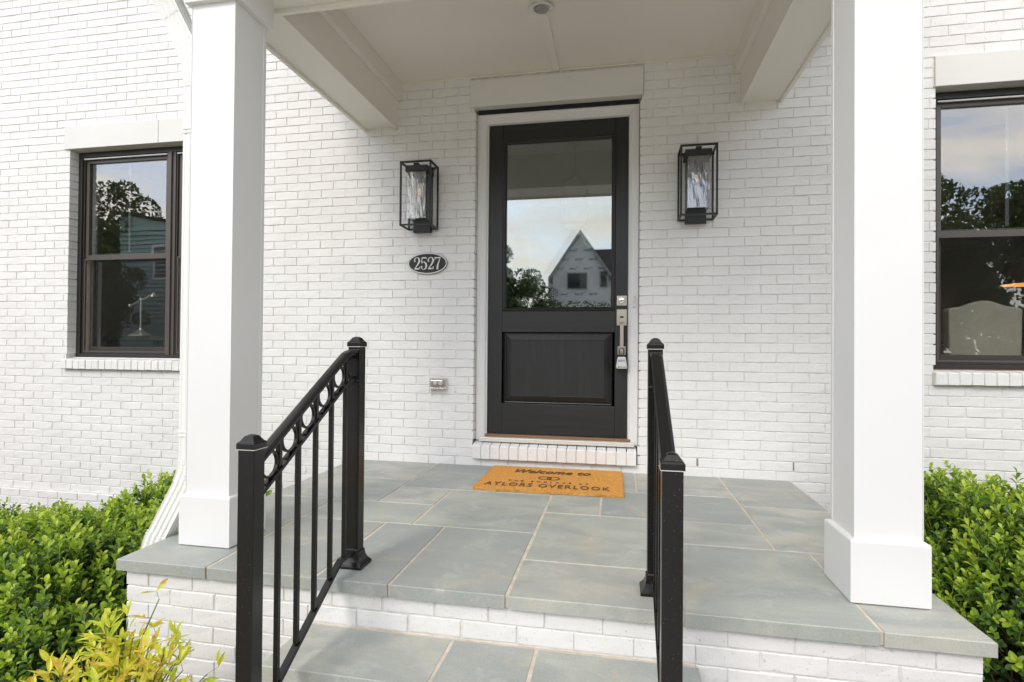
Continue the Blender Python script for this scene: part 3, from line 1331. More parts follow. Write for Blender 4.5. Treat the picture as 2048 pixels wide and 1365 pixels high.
# brick core of the base
PX0, PX1, PY = -1.995, 1.110, -2.050
child(box("core", PX0 + .005, PX1 - .005, PY + .005, -.004, -.74, -.0465, M_MORTAR), porch)
child(box("core", -1.145 + .007, .245 - .007, -2.318 + .007, PY - .002, -.74, -.2315, M_MORTAR), porch)
child(box("core", -1.145 + .007, .245 - .007, -2.638 + .007, -2.320, -.74, -.4165, M_MORTAR), porch)
pb = lay_bricks(PX0, PX1, -.70, -.048, [(-1.165, .265, -.232, -.184, 0)], lambda z: PY, x_phase=.06, z0=-.048 - BH * 9)
pb = [b for b in pb if not (b['z'] < -.20 and b['x'] > -1.13 and b['x'] < .23)]
for b in pb:
    o = inst("brick", brick_mesh(b['seed'], b['d']), None, (b['x'], b['y'], b['z']), Euler((0, -b['tilt'], b['yaw'])), (b['l'], 1, 1))
    child(o, porch)
pb2 = []
for (yy, zt_) in ((-2.318, -.2325), (-2.638, -.4175)):
    pb_ = lay_bricks(-1.145, .245, -.70, zt_, [], lambda z: yy, x_phase=.03, z0=zt_ - BH * 8)
    for b in pb_:
        o = inst("brick", brick_mesh(b['seed'], b['d']), None, (b['x'], b['y'], b['z']), Euler((0, -b['tilt'], b['yaw'])), (b['l'], 1, 1))
        child(o, porch)
child(box("ledge_backing", WX0, WX1, -.0172, .0046, -.739, -.409, M_MORTAR), house)
# side faces of the base and of the steps
sideL = lay_bricks(-2.045, -.01, -.70, -.048, [], lambda z: 0, x_phase=.03, z0=-.048 - BH * 9)
ML = Matrix.Translation((PX0, 0, 0)) @ Matrix(((0, 1, 0, 0), (-1, 0, 0, 0), (0, 0, 1, 0), (0, 0, 0, 1)))
MR = Matrix.Translation((PX1, 0, 0)) @ Matrix(((0, -1, 0, 0), (1, 0, 0, 0), (0, 0, 1, 0), (0, 0, 0, 1)))
allv = []


def side_join(lst, M4):
    o = join_bricks("brickwork", lst, None, M4)
    child(o, porch)
    o["kind"] = "stuff"


sl_ = [dict(b, x=-b['x']) for b in sideL]
side_join(sl_, ML)
side_join(sideL, MR)
for (xe, MM, sg) in ((-1.145, None, 1), (.245, None, -1)):
    for (ya, yb_, zt_) in ((-2.31, -2.056, -.2325), (-2.63, -2.33, -.4175)):
        s2 = lay_bricks(ya, yb_, -.70, zt_, [], lambda z: 0, x_phase=.03, z0=zt_ - BH * 8)
        if sg == 1:
            s2 = [dict(b, x=-b['x']) for b in s2]
            M4 = Matrix.Translation((xe, 0, 0)) @ Matrix(((0, 1, 0, 0), (-1, 0, 0, 0), (0, 0, 1, 0), (0, 0, 0, 1)))
        else:
            M4 = Matrix.Translation((xe, 0, 0)) @ Matrix(((0, -1, 0, 0), (1, 0, 0, 0), (0, 0, 1, 0), (0, 0, 0, 1)))
        side_join(s2, M4)

# ------------------------------------------------------------------ porch roof
pr = empty("porch_roof", (-.42, -1.0, 2.56))
tag(pr, "pale painted porch roof with boxed beams over the door", "porch roof")


def beam(x0, x1, y0, y1, z0, z1, along):
    """box beam with a lip down each long edge and a recessed soffit"""
    q = MB()
    lip, dr = .022, .020
    if along == 'y':
        q.box(x0, x0 + lip, y0, y1, z0, z1)
        q.box(x1 - lip, x1, y0, y1, z0, z1)
        q.box(x0 + lip, x1 - lip, y0, y1, z0 + dr, z1)
    else:
        q.box(x0, x1, y0, y0 + lip, z0, z1)
        q.box(x0, x1, y1 - lip, y1, z0, z1)
        q.box(x0, x1, y0 + lip, y1 - lip, z0 + dr, z1)
    return q


child(beam(-1.968, -1.690, -1.488, -.004, 2.562, 2.915, 'y').build("beam", M_CEIL, None, .0025), pr)
child(beam(.815, 1.088, -1.488, -.004, 2.560, 2.915, 'y').build("beam", M_CEIL, None, .0025), pr)
child(beam(-2.02, 1.14, -1.935, -1.490, 2.560, 3.05, 'x').build("beam", M_CEIL, None, .0025), pr)
for (a, b) in ((-1.6895, -1.655), (.780, .8145)):
    child(box("frieze", a, b, -1.486, -.005, 2.784, 2.9145, M_CEIL, None, .002), pr)
child(box("ceiling", -2.05, 1.17, -1.95, -.002, 2.9155, 2.94, M_CEIL), pr)
child(box("ceiling_batten", -.484, -.430, -1.486, -.004, 2.903, 2.9150, M_CEIL, None, .0015), pr)
# caulk bead where ceiling and beams meet the brick
q = MB()
q.tube([(-1.69, -.0045, 2.913), (-.484, -.0045, 2.913)], .006, 6)
q.tube([(-.430, -.0045, 2.913), (.815, -.0045, 2.913)], .006, 6)
q.tube([(-1.652, -.0045, 2.91), (-1.652, -.0045, 2.784), (-1.688, -.0045, 2.782), (-1.688, -.0045, 2.563), (-1.70, -.0045, 2.558)], .006, 6)
q.tube([(.777, -.0045, 2.91), (.777, -.0045, 2.784), (.812, -.0045, 2.782), (.812, -.0045, 2.563), (.83, -.0045, 2.558)], .006, 6)
q.tube([(-1.95, -.0045, 2.583), (-1.71, -.0045, 2.583)], .005, 6)
q.tube([(.835, -.0045, 2.581), (1.07, -.0045, 2.581)], .005, 6)
child(q.build("caulk_bead", simple("cream_caulk", (.80, .76, .64), .5), None, 0, True), pr)
child(box("roof_deck", -2.30, 1.42, -2.25, -.002, 3.05, 3.12, M_CEIL), pr)
q = MB()
q.loft([[(-2.32, -2.28, 3.12), (1.44, -2.28, 3.12), (1.44, -.002, 3.12), (-2.32, -.002, 3.12)], [(-2.32, -2.28, 3.16), (1.44, -2.28, 3.16), (1.44, -.002, 3.75), (-2.32, -.002, 3.75)]])
child(q.build("roofing", simple("standing_seam", (.04, .04, .042), .4, .5)), pr)
child(box("fascia", -2.04, 1.16, -2.0, -1.938, 2.9405, 3.0495, M_CEIL), pr)


def gutter():
    q = MB()
    prof = [(-2.30, 3.11), (-2.40, 3.11), (-2.415, 3.09), (-2.39, 3.03), (-2.38, 3.00), (-2.30, 3.00), (-2.30, 3.005), (-2.37, 3.006), (-2.40, 3.09), (-2.30, 3.10)]
    q.loft([[(-2.33, y, z) for y, z in prof], [(1.45, y, z) for y, z in prof]])
    return q


child(gutter().build("gutter", M_DOWNSPOUT), pr)

# recessed ceiling light
rl = empty("recessed_light", (-.457, -.772, 2.903))
tag(rl, "round chrome recessed light in the porch ceiling", "ceiling light")
MB().lathe([(.050, 0), (.067, -.001), (.070, -.004), (.068, -.007), (.055, -.009), (.050, -.006), (.047, .0), (.0475, 0)], n=36).build("trim_ring", M_TRIM, rl, 0, True)
MB().lathe([(.049, -.004), (.044, -.0015), (.038, -.001), (.038, -.002), (.043, -.004), (.048, -.0065)], n=36).build("reflector", M_CHROME, rl, 0, True)
MB().lathe([(.036, -.001), (.036, -.009), (.030, -.012), (.018, -.013), (.001, -.013)], n=28).build("lens", simple("frosted_lens", (.34, .32, .30), .25), rl, 0, True)

# ------------------------------------------------------------------ columns


def column(cx_, cy_, label):
    c0 = empty("porch_column", (cx_, cy_, 0))
    tag(c0, label, "column", "square porch columns")
    h = .1075
    # shaft with narrow corner boards that stand a hair proud
    q = MB()
    q.box(-h, h, -h, h, .205, 2.5795)
    q.build("shaft", M_TRIM, c0, .002)
    q = MB()
    b = .126
    w = .0185
    q.loft([[(-b, -b, .003), (b, -b, .003), (b, b, .003), (-b, b, .003)], [(-b, -b, .214), (b, -b, .214), (b, b, .214), (-b, b, .214)],
            [(-b + .003, -b + .003, .219), (b - .003, -b + .003, .219), (b - .003, b - .003, .219), (-b + .003, b - .003, .219)],
            [(-h - .001, -h - .001, .2235), (h + .001, -h - .001, .2235), (h + .001, h + .001, .2235), (-h - .001, h + .001, .2235)]])
    q.build("base_trim", M_TRIM, c0, .0012)
    q = MB()
    b = .1315
    q.loft([[(-h - .0012, -h - .0012, 2.403), (h + .0012, -h - .0012, 2.403), (h + .0012, h + .0012, 2.403), (-h - .0012, h + .0012, 2.403)],
            [(-b, -b, 2.4035), (b, -b, 2.4035), (b, b, 2.4035), (-b, b, 2.4035)], [(-b, -b, 2.559), (b, -b, 2.559), (b, b, 2.559), (-b, b, 2.559)]])
    q.build("capital_trim", M_TRIM, c0, .0015)
    q = MB()
    for (sx_, sy_) in ((-1, -1), (1, -1), (1, 1), (-1, 1)):
        q.box(sx_ * (h - .0) - (0.0 if sx_ > 0 else .0018), sx_ * h + (.0018 if sx_ > 0 else 0), sy_ * h - (.0018 if sy_ < 0 else .018), sy_ * h + (.018 if sy_ < 0 else .0018), .226, 2.401)
    q.build("corner_bead", M_TRIM, c0)
    return c0


column(-1.773, -1.759, "white square column at the left with the downspout beside it")
column(.9275, -1.756, "white square column at the right of the stair beside the hedge")

# ------------------------------------------------------------------ downspout
ds = empty("downspout", (-1.94, -1.77, -.5))
tag(ds, "white ribbed downspout bending out behind the left column", "downspout")


def ds_profile(w=.090, d=.072):
    pts = []
    # corrugated rectangle in local (u, v)
    def side(n, L, f):
        for i in range(n * 4):
            tt = i / (n * 4)
            k = (0, 0, 1, 1)[i % 4]
            pts.append(f(tt * L - L / 2, k * .0045))
    side(4, w, lambda s, k: (s, -d / 2 + k))
    side(3, d, lambda s, k: (w / 2 - k, s))
    side(4, w, lambda s, k: (-s, d / 2 - k))
    side(3, d, lambda s, k: (-w / 2 + k, -s))
    return pts


def ds_run(name, path, scale=1.0, crimp=False):
    pr_ = ds_profile(.098 * scale, .074 * scale)
    path = [Vector(p) for p in path]
    rings = []
    for i, p in enumerate(path):
        d1 = (path[i] - path[i - 1]).normalized() if i else (path[1] - path[0]).normalized()
        d2 = (path[i + 1] - path[i]).normalized() if i < len(path) - 1 else d1
        d = (d1 + d2).normalized()
        v = Vector((0, 1, 0))
        u = v.cross(d).normalized()
        v = d.cross(u).normalized()
        k = 1 / max(.5, d.dot(d1))
        cf = (.985 if i % 2 else 1.02) if crimp else 1.0
        rings.append([tuple(p + u * (a * k * cf) + v * b * cf) for a, b in pr_])
    q = MB().loft(rings)
    return child(q.build(name, M_DOWNSPOUT), ds)


X0, Y0 = -1.9305, -1.765
ds_run("pipe_section", [(X0, Y0, .33), (X0, Y0, 2.10)])


def elbow(path, k=1.04):
    """crimped elbow: many short rings"""
    pth = []
    for i in range(len(path) - 1):
        a, b = Vector(path[i]), Vector(path[i + 1])
        for j in range(2):
            pth.append(tuple(a.lerp(b, j / 2)))
    pth.append(path[-1])
    o = ds_run("elbow", pth, k, True)
    return o


def arc(p0, d0, d1, L, n=8):
    """path bending from direction d0 to d1 over length L"""
    p = Vector(p0)
    out = [tuple(p)]
    for i in range(n):
        tt = (i + .5) / n
        d = Vector(d0).lerp(Vector(d1), tt).normalized()
        p = p + d * (L / n)
        out.append(tuple(p))
    return out


dn = Vector((-.52, -.05, -1)).normalized()
a1 = arc((X0, Y0, .36), (0, 0, -1), dn, .13)
elbow(a1, 1.05)
pe = Vector(a1[-1])
pe2 = pe + dn * .27
ds_run("pipe_section", [tuple(pe - dn * .02), tuple(pe2)], .985)
a2 = arc(tuple(pe2 - dn * .01), dn, (0, 0, -1), .12)
elbow(a2, 1.05)
ds_run("pipe_section", [a2[-1], (a2[-1][0], a2[-1][1], -.56)], .99)
upd = Vector((-.50, -.10, 1)).normalized()
a3 = arc((X0, Y0, 2.08), (0, 0, 1), upd, .22, 9)
elbow(a3, 1.05)
pe = Vector(a3[-1])
ds_run("pipe_section", [tuple(pe - upd * .02), tuple(pe + upd * .16)], 1.0)
ds_run("pipe_section", [tuple(pe + upd * .13), tuple(pe + upd * .60)], 1.05)
q = MB()
for z in (1.86, .46):
    for dz in (0, .018):
        q.box(X0 - .0525, X0 + .052, Y0 - .040, Y0 + .040, z + dz, z + dz + .009)
child(q.build("strap", M_DOWNSPOUT, None, .001), ds)

# ------------------------------------------------------------------ stair railings


def railing(xc, label):
    r = empty("stair_railing", (xc, -2.25, -.37))
    tag(r, label, "railing", "black metal stair railings")

    def rc(o):
        return child(o, r)
    hp = .0255
    YF, YN = -1.930, -2.577
    for (y, z0, zt) in ((YF, .001, .885), (YN, -.369, .590)):
        post = rc(MB().box(xc - hp, xc + hp, y - hp, y + hp, z0, zt).build("post", M_RAIL, None, .0025))
        # cap
        a = .0292
        q = MB()
        sq = lambda w, z: [(xc - w, y - w, z), (xc + w, y - w, z), (xc + w, y + w, z), (xc - w, y + w, z)]
        q.loft([sq(a, zt - .004), sq(a, zt + .012), sq(a - .003, zt + .016), sq(a - .006, zt + .018), sq(.014, zt + .032), sq(.005, zt + .036)])
        cp = q.build("cap", M_RAIL, None, .001)
        cp.parent = post
        q = MB()
        q.loft([sq(a + .0008, zt - .0055), sq(a + .0008, zt - .0035)])
        cs_ = q.build("cap_seal", simple("clear_sealant", (.55, .54, .50), .3), None)
        cs_.parent = post
        # base shoe
        q = MB()
        q.loft([sq(.050, z0), sq(.050, z0 + .010), sq(.046, z0 + .014), sq(.038, z0 + .024), sq(.032, z0 + .038), sq(.0295, z0 + .052), sq(.0295, z0 + .060), sq(.027, z0 + .062)])
        bs = q.build("base_shoe", M_RAIL, None, .001)
        bs.parent = post
    SL = .578
    zt = lambda y: .852 - SL * (-2.020 - y)
    # top rail: moulded
    tp = [(-.0205, .004), (-.0205, .010), (-.018, .013), (-.011, .0155), (0, .0165), (.011, .0155), (.018, .013), (.0205, .010), (.0205, .004), (.0145, .001), (.0145, -.0055), (.012, -.006), (-.012, -.006), (-.0145, -.0055), (-.0145, .001)]
    y_el = -2.020
    path = [(xc, YF - hp, .852), (xc, -1.985, .852), (xc, -2.003, .849), (xc, -2.022, .842)]
    for k in (0.3, 1.0):
        yy = y_el + (-.01) + (YN + hp - y_el + .01) * k
        path.append((xc, yy, .852 - SL * (-2.010 - yy) - .002))
    rc(MB().sweep(tp, path).build("top_rail", M_RAIL, None, .0008))
    fp = [(-.0125, -.006), (.0125, -.006), (.0125, .006), (-.0125, .006)]
    lz = lambda y: .744 - SL * (-2.022 - y)
    path = [(xc, YF - hp, .746), (xc, -1.998, .746), (xc, -2.015, .742), (xc, YN + hp, lz(YN + hp))]
    rc(MB().sweep(fp, path).build("lower_rail", M_RAIL, None, .0012))
    bz = lambda y: -.044 + .60 * (y + 2.235)
    path = [(xc, YF - hp, .062), (xc, -2.046, .062), (xc, -2.064, .055), (xc, YN + hp, bz(YN + hp))]
    rc(MB().sweep(fp, path).build("bottom_rail", M_RAIL, None, .0012))
    ys = [-2.022, -2.128, -2.234, -2.340, -2.446]
    for y in ys:
        rc(MB().box(xc - .0075, xc + .0075, y - .0075, y + .0075, bz(y) + .008 if y < -2.04 else .0655, zt(y) - .016 if y < -2.03 else .838).build("baluster", M_RAIL, None, .001))
    # rings in the band between the two upper rails
    cents = [(-1.968, .799)] + [(y, (zt(y) + lz(y)) / 2 + .001) for y in (-2.077, -2.182, -2.288, -2.393, -2.497)]
    for (y, z) in cents:
        q = MB()
        n = 32
        rings = []
        R_ = .0398
        for i in range(n):
            a = 2 * PI * i / n
            sec = []
            for (dr, dx) in ((-.0036, -.0052), (0, -.0058), (.0034, -.0052), (.0034, .0052), (0, .0058), (-.0036, .0052)):
                sec.append((xc + dx, y + (R_ + dr) * math.cos(a), z + (R_ + dr) * math.sin(a)))
            rings.append(sec)
        q.loft(rings, closed=True)
        rc(q.build("ring", M_RAIL, None, 0, True))
    # weld beads
    q = MB()
    for (y, z) in ((YF - hp - .002, .866), (YF - hp - .002, .744), (YF - hp - .002, .070)):
        for i in range(7):
            xx_ = xc - .018 + i * .006
            q.lathe([(.0005, -.0045), (.0045, -.002), (.0045, .002), (.0005, .0045)], (xx_, y + .001, z + random.uniform(-.001, .001)), 6)
    for (y, z) in cents[1:]:
        q.lathe([(.0005, -.005), (.005, -.002), (.005, .002), (.0005, .005)], (xc + .004, y - .018, lz(y - .018) + .008), 6)
        q.lathe([(.0005, -.005), (.005, -.002), (.005, .002), (.0005, .005)], (xc - .004, y - .02, lz(y - .02) + .006), 6)
    rc(q.build("weld_beads", M_WELD, None, 0, True))
    return r


railing(-1.038, "black stair railing at the left side of the steps, rings in full view")
railing(.1335, "black stair railing at the right side of the steps, seen nearly end on")

# ------------------------------------------------------------------ wall lanterns


def lantern(x0, label):
    L = empty("wall_lantern", (x0 + .12, 0, 1.75))
    tag(L, label, "wall lantern", "black box wall lanterns")
    lc = lambda o: child(o, L)
    x1 = x0 + .240
    yf, yb = -.200, -.018
    z0, z1 = 1.768, 2.243
    b = .0125
    q = MB()
    for x in (x0, x1 - b):
        for y in (yf, yb - b):
            q.box(x, x + b, y, y + b, z0 + b, z1 - b)
    for z in (z0, z1 - b):
        q.box(x0, x1, yf, yf + b, z, z + b)
        q.box(x0, x1, yb - b, yb, z, z + b)
        q.box(x0, x0 + b, yf + b, yb - b, z, z + b)
        q.box(x1 - b, x1, yf + b, yb - b, z, z + b)
    lc(q.build("cage", M_LANT, None, .001))
    xc = (x0 + x1) / 2
    lc(box("backplate", xc - .068, xc + .068, -.0165, -.003, 1.752, 2.235, M_LANT, None, .002))
    lc(box("mounting_box", xc - .068, xc + .068, -.055, -.0168, 1.745, 1.845, M_LANT, None, .002))
    q = MB()
    q.box(xc - .085, xc + .085, -.182, -.030, 2.172, 2.215)
    q.box(xc - .018, xc + .018, -.187, -.030, 2.2155, 2.230)
    q.box(x0 + .006, xc - .085, -.100, -.085, 2.200, 2.212)
    q.box(xc + .085, x1 - .006, -.100, -.085, 2.200, 2.212)
    lc(q.build("top_cap", M_LANT, None, .001))
    lc(MB().lathe([(.016, 2.172), (.016, 2.120), (.013, 2.110), (.001, 2.110)], (xc, -.105, 0), 16).build("socket", M_LANT, None, 0, True))
    g_ = .070
    for (a0, a1, b0, b1) in ((xc - g_, xc + g_, -.174, -.171), (xc - g_, xc - g_ + .003, -.1708, -.038), (xc + g_ - .003, xc + g_, -.1708, -.038)):
        lc(box("glass_panel", a0, a1, b0, b1, 1.825, 2.171, M_SEED))
    lc(MB().lathe([(.012, 2.108), (.014, 2.090), (.026, 2.062), (.030, 2.035), (.026, 2.008), (.012, 1.992), (.001, 1.990)], (xc, -.105, 0), 18).build("bulb", M_BULB, None, 0, True))
    q = MB()
    for i in range(6):
        a = i * PI / 3
        q.tube([(xc + .008 * math.cos(a), -.105 + .008 * math.sin(a), 2.015), (xc + .005 * math.cos(a), -.105 + .005 * math.sin(a), 2.062)], .0022, 5)
    lc(q.build("filament", M_FILAMENT))
    lc(box("top_plate", xc - .060, xc + .060, -.165, -.045, 2.1655, 2.1715, M_LANT))
    return L


lantern(-1.583, "black box wall lantern left of the door above the number plaque")
lantern(.401, "black box wall lantern right of the door")

# ------------------------------------------------------------------ number plaque
pl = empty("house_number_plaque", (-1.430, -.004, 1.515))
tag(pl, "oval black house number plaque with raised white digits", "sign")
M_PLB = simple("plaque_black", (.020, .020, .020), .55, nz=90, nstr=.8, ndist=.002, var=.3, vscale=60)
M_PLW = simple("plaque_white", (.72, .72, .70), .5)


def ellipse_ring(a, b, y, n=56):
    return [(a * math.cos(2 * PI * i / n), y, b * math.sin(2 * PI * i / n)) for i in range(n)]


A_, B_ = .157, .083
q = MB().loft([ellipse_ring(A_, B_, 0), ellipse_ring(A_, B_, -.008), ellipse_ring(A_ - .003, B_ - .003, -.010)])
o = q.build("plate", M_PLB, pl)
q = MB()
ra = [ellipse_ring(A_ - .0015, B_ - .0015, -.0101), ellipse_ring(A_ - .003, B_ - .003, -.0125), ellipse_ring(A_ - .0085, B_ - .0085, -.0125), ellipse_ring(A_ - .010, B_ - .010, -.0101)]
for i in range(3):
    q.loft([ra[i], ra[i + 1]], cap=False)
q.build("rim", M_PLW, pl)


def stroke(q, pts, ws, y0=-.010, y1=-.0135):
    """flat ribbon of varying width extruded out of the plate"""
    P = [Vector((p[0], 0, p[1])) for p in pts]
    Lf, Rt = [], []
    for i, p in enumerate(P):
        d = (P[min(i + 1, len(P) - 1)] - P[max(i - 1, 0)]).normalized()
        nn = Vector((-d.z, 0, d.x))
        w = ws[i] if isinstance(ws, (list, tuple)) else ws
        Lf.append(p + nn * w / 2)
        Rt.append(p - nn * w / 2)
    rings = []
    for a, b in zip(Lf, Rt):
        rings.append([(a.x, y0, a.z), (b.x, y0, b.z), (b.x, y1, b.z), (a.x, y1, a.z)])
    q.loft(rings)


def digit(d, x, s=.092):
    q = MB()
    w = s * .52
    f = lambda u, v: (x + (u - .5) * w, (v - .5) * s)
    th, tn = s * .135, s * .05
    if d == '2':
        pts = [(.08, .70), (.10, .84), (.26, .96), (.5, 1.0), (.76, .95), (.90, .78), (.86, .62), (.66, .44), (.38, .24), (.14, .08)]
        ws = [th * .9, th * .7, tn, tn, th * .7, th * 1.1, th * 1.1, th * .8, tn * 1.2, tn]
        stroke(q, [f(*p) for p in pts], ws)
        stroke(q, [f(.06, .045), f(.3, .07), (f(.6, .06)), f(.90, .05)], [tn, th * .9, th * .9, tn])
        stroke(q, [f(.88, .03), f(.95, .24)], [th * .7, tn * .8])
        stroke(q, [f(.02, .70), f(.26, .70)], [th * .9, th * .9])
    elif d == '5':
        stroke(q, [f(.20, .965), f(.86, .965)], [th * .8, th * .8])
        stroke(q, [f(.86, 1.0), f(.90, .86)], [tn, tn])
        stroke(q, [f(.20, .98), f(.15, .52)], [tn * 1.2, tn * 1.2])
        pts = [(.15, .52), (.34, .62), (.6, .62), (.84, .50), (.92, .30), (.82, .10), (.56, .0), (.28, .02), (.10, .14), (.08, .26)]
        ws = [tn, tn, th * .6, th, th * 1.15, th * .9, tn, tn, th * .6, th * .8]
        stroke(q, [f(*p) for p in pts], ws)
        stroke(q, [f(.02, .24), f(.26, .24)], [th * .8, th * .8])
    elif d == '7':
        stroke(q, [f(.06, .96), f(.5, .94), f(.95, .965)], [th * .9, th * .7, th * .8])
        stroke(q, [f(.07, 1.0), f(.04, .76)], [tn * 1.4, tn])
        pts = [(.93, .95), (.72, .66), (.52, .36), (.46, .0)]
        stroke(q, [f(*p) for p in pts], [tn, tn * 1.5, th * .9, th * 1.1])
        stroke(q, [f(.28, .015), f(.66, .015)], [tn * .9, tn * .9])
    return q


for i, d in enumerate("2527"):
    digit(d, -.0825 + i * .055).build("digit", M_PLW, pl)

# ------------------------------------------------------------------ small clear box on the wall
sb = empty("outlet_cover", (-1.335, -.004, .605))
tag(sb, "small clear plastic outlet cover low on the wall left of the door", "outlet cover")
M_CLR = glass("clear_plastic", .16, (.93, .91, .89), .06)
M_PLGREY = simple("grey_plastic", (.33, .30, .28), .45)
M_PLPALE = simple("pale_plastic", (.66, .61, .57), .45)
q = MB()
q.box(-.072, .072, -.008, 0, -.045, .043)
q.build("backplate", M_PLPALE, sb, .003)
q = MB()
rings = []
for y, w, h in ((-.008, .066, .038), (-.030, .062, .035), (-.048, .054, .028), (-.052, .045, .022)):
    rings.append([(-w, y, -h), (w, y, -h), (w, y, h), (-w, y, h)])
q.loft(rings)
q.build("clear_hood", M_CLR, sb, .003)
q = MB()
q.box(-.055, .055, -.010, -.0082, -.030, .030)
q.build("recess", M_PLGREY, sb)
for sx_ in (-.020, .020):
    MB().lathe([(.001, -.026), (.012, -.024), (.017, -.018), (.018, -.0102)], (sx_, 0, 0), 18, 'y').build("outlet_face", M_TRIM, sb, 0, True)
q = MB()
q.box(-.060, .060, -.050, -.008, -.042, -.038)
q.box(-.056, -.050, -.012, -.004, -.098, -.042)
q.build("hinge_strip", M_PLPALE, sb, .001)

# ------------------------------------------------------------------ door chime button
bell = empty("door_sensor", (.113, .0565, 1.218))
tag(bell, "slim white door sensor on the casing right of the deadbolt", "sensor")
q = MB()
q.loft([[(-.010, 0, -.045), (.010, 0, -.045), (.0115, 0, 0), (.010, 0, .045), (-.010, 0, .045), (-.0115, 0, 0)], [(-.009, -.012, -.043), (.009, -.012, -.043), (.0105, -.013, 0), (.009, -.012, .043), (-.009, -.012, .043), (-.0105, -.013, 0)]])
q.build("housing", M_TRIM, bell, .003)
MB().box(-.005, .005, -.0145, -.012, -.014, .014).build("push_button", simple("warm_white", (.72, .62, .56), .4), bell, .001)
MB().lathe([(.003, -.0145), (.003, -.010)], (0, 0, .030), 10, 'y').build("indicator", M_BLACKGAP, bell)

# ------------------------------------------------------------------ key lock box
kb = empty("key_lock_box", (.0255, .03, .78))
tag(kb, "grey key lock box hanging on the foot of the door handle", "lock box")
M_KBG = simple("lockbox_grey", (.60, .61, .58), .35, nz=80, nstr=.1)
M_KBR = glass("lockbox_sleeve", .10, (.80, .88, .92), .15)
q = MB()
pts = [(-.036, -.046), (.036, -.046), (.039, -.030), (.029, .032), (.022, .040), (-.022, .040), (-.029, .032), (-.039, -.030)]
q.loft([[(x, .022, z) for x, z in pts], [(x, -.012, z) for x, z in pts], [(x * .93, -.018, z * .94) for x, z in pts]])
q.build("case", M_KBG, kb, .003)
q = MB()
for i in range(len(pts)):
    (xa, za), (xb, zb) = pts[i], pts[(i + 1) % len(pts)]
    if za < -.04 and zb < -.04:
        continue
    q.add([(xa * 1.13, .020, za * 1.06), (xb * 1.13, .020, zb * 1.06), (xb * 1.13, -.010, zb * 1.06), (xa * 1.13, -.010, za * 1.06)], [(0, 1, 2, 3)])
q.build("rubber_sleeve", simple("smoky_sleeve", (.20, .23, .25), .3), kb)
q = MB()
q.tube([(-.016, .008, .035), (-.016, .008, .085), (-.012, .008, .098), (0, .008, .103), (.012, .008, .098), (.016, .008, .085), (.016, .008, .035)], .0045, 8)
q.build("shackle", simple("dark_steel", (.10, .10, .11), .3, .7), kb, 0, True)
M_INK = simple("print_black", (.02, .02, .02), .6)
for i in range(4):
    MB().box(-.011 + i * .0085, -.004 + i * .0085, -.0195, -.0175, .004, .020).build("dial", simple("dial_grey", (.30, .31, .32), .4), kb, .001)
MB().box(-.021, -.0145, -.0195, -.0175, .003, .019).build("release_button", M_INK, kb, .001)
RX = Matrix.Rotation(PI / 2, 4, 'X')
text_mesh("lettering", "Master Lock", .0115, M_INK, Matrix.Translation((0, -.0186, -.033)) @ RX, kb, shear=.3, offset=.0004)

# ------------------------------------------------------------------ doormat
mat = empty("doormat", (-.4235, -.372, 0))
mat.rotation_euler = (0, 0, math.radians(.6))
tag(mat, "tan coir doormat printed with a welcome greeting below the door", "doormat")
MW, MH = .915, .645


def coir(name, lo, hi):
    t = NT(name)
    t.col(t.ramp(t.noise(70, 5, .7), [(.3, lo), (.7, hi)]))
    t.b.inputs["Roughness"].default_value = .9
    t.bump(t.noise(260, 4), .9, .004)
    return t.m


M_COIR = coir("coir", (.56, .27, .05), (.82, .47, .13))
M_COIRD = coir("coir_ink", (.085, .038, .02), (.21, .10, .045))
q = MB()
rings = []
nn = 40
outl = []
for (pa, pb_) in (((-MW / 2, -MH / 2), (MW / 2, -MH / 2)), ((MW / 2, -MH / 2), (MW / 2, MH / 2)), ((MW / 2, MH / 2), (-MW / 2, MH / 2)), ((-MW / 2, MH / 2), (-MW / 2, -MH / 2))):
    for i in range(nn):
        tt = i / nn
        outl.append((pa[0] + (pb_[0] - pa[0]) * tt + random.uniform(-.0015, .0015), pa[1] + (pb_[1] - pa[1]) * tt + random.uniform(-.0015, .0015)))
q.loft([[(x, y, .001) for x, y in outl], [(x, y, .015) for x, y in outl]])
q.build("coir_pad", M_COIR, mat)
# bristles
nf = 42000
px_ = rng.uniform(-MW / 2, MW / 2, nf)
py_ = rng.uniform(-MH / 2, MH / 2, nf)
k = nf // 6
side = rng.integers(0, 4, k)
px_[:k] = np.where(side < 2, px_[:k], np.where(side == 2, -MW / 2, MW / 2)) + rng.normal(0, .0012, k)
py_[:k] = np.where(side < 2, np.where(side == 0, -MH / 2, MH / 2), py_[:k]) + rng.normal(0, .0012, k)
ang = rng.uniform(0, 2 * PI, nf)
hz = rng.uniform(.003, .0065, nf)
hz[:k] *= 1.3
zb_ = np.where(np.arange(nf) < k, rng.uniform(.001, .014, nf), .0145)
lx, ly = rng.normal(0, .0018, nf), rng.normal(0, .0018, nf)
lx[:k] *= 3
ly[:k] *= 3
w_ = .0011
V = np.zeros((nf, 3, 3))
V[:, 0] = np.stack([px_ + np.cos(ang) * w_, py_ + np.sin(ang) * w_, zb_], 1)
V[:, 1] = np.stack([px_ - np.cos(ang) * w_, py_ - np.sin(ang) * w_, zb_], 1)
V[:, 2] = np.stack([px_ + lx, py_ + ly, zb_ + hz], 1)
o = numpy_mesh("bristles", V.reshape(-1, 3), np.arange(nf * 3).reshape(-1, 3), 3, M_COIR, mat)
o["kind"] = "stuff"


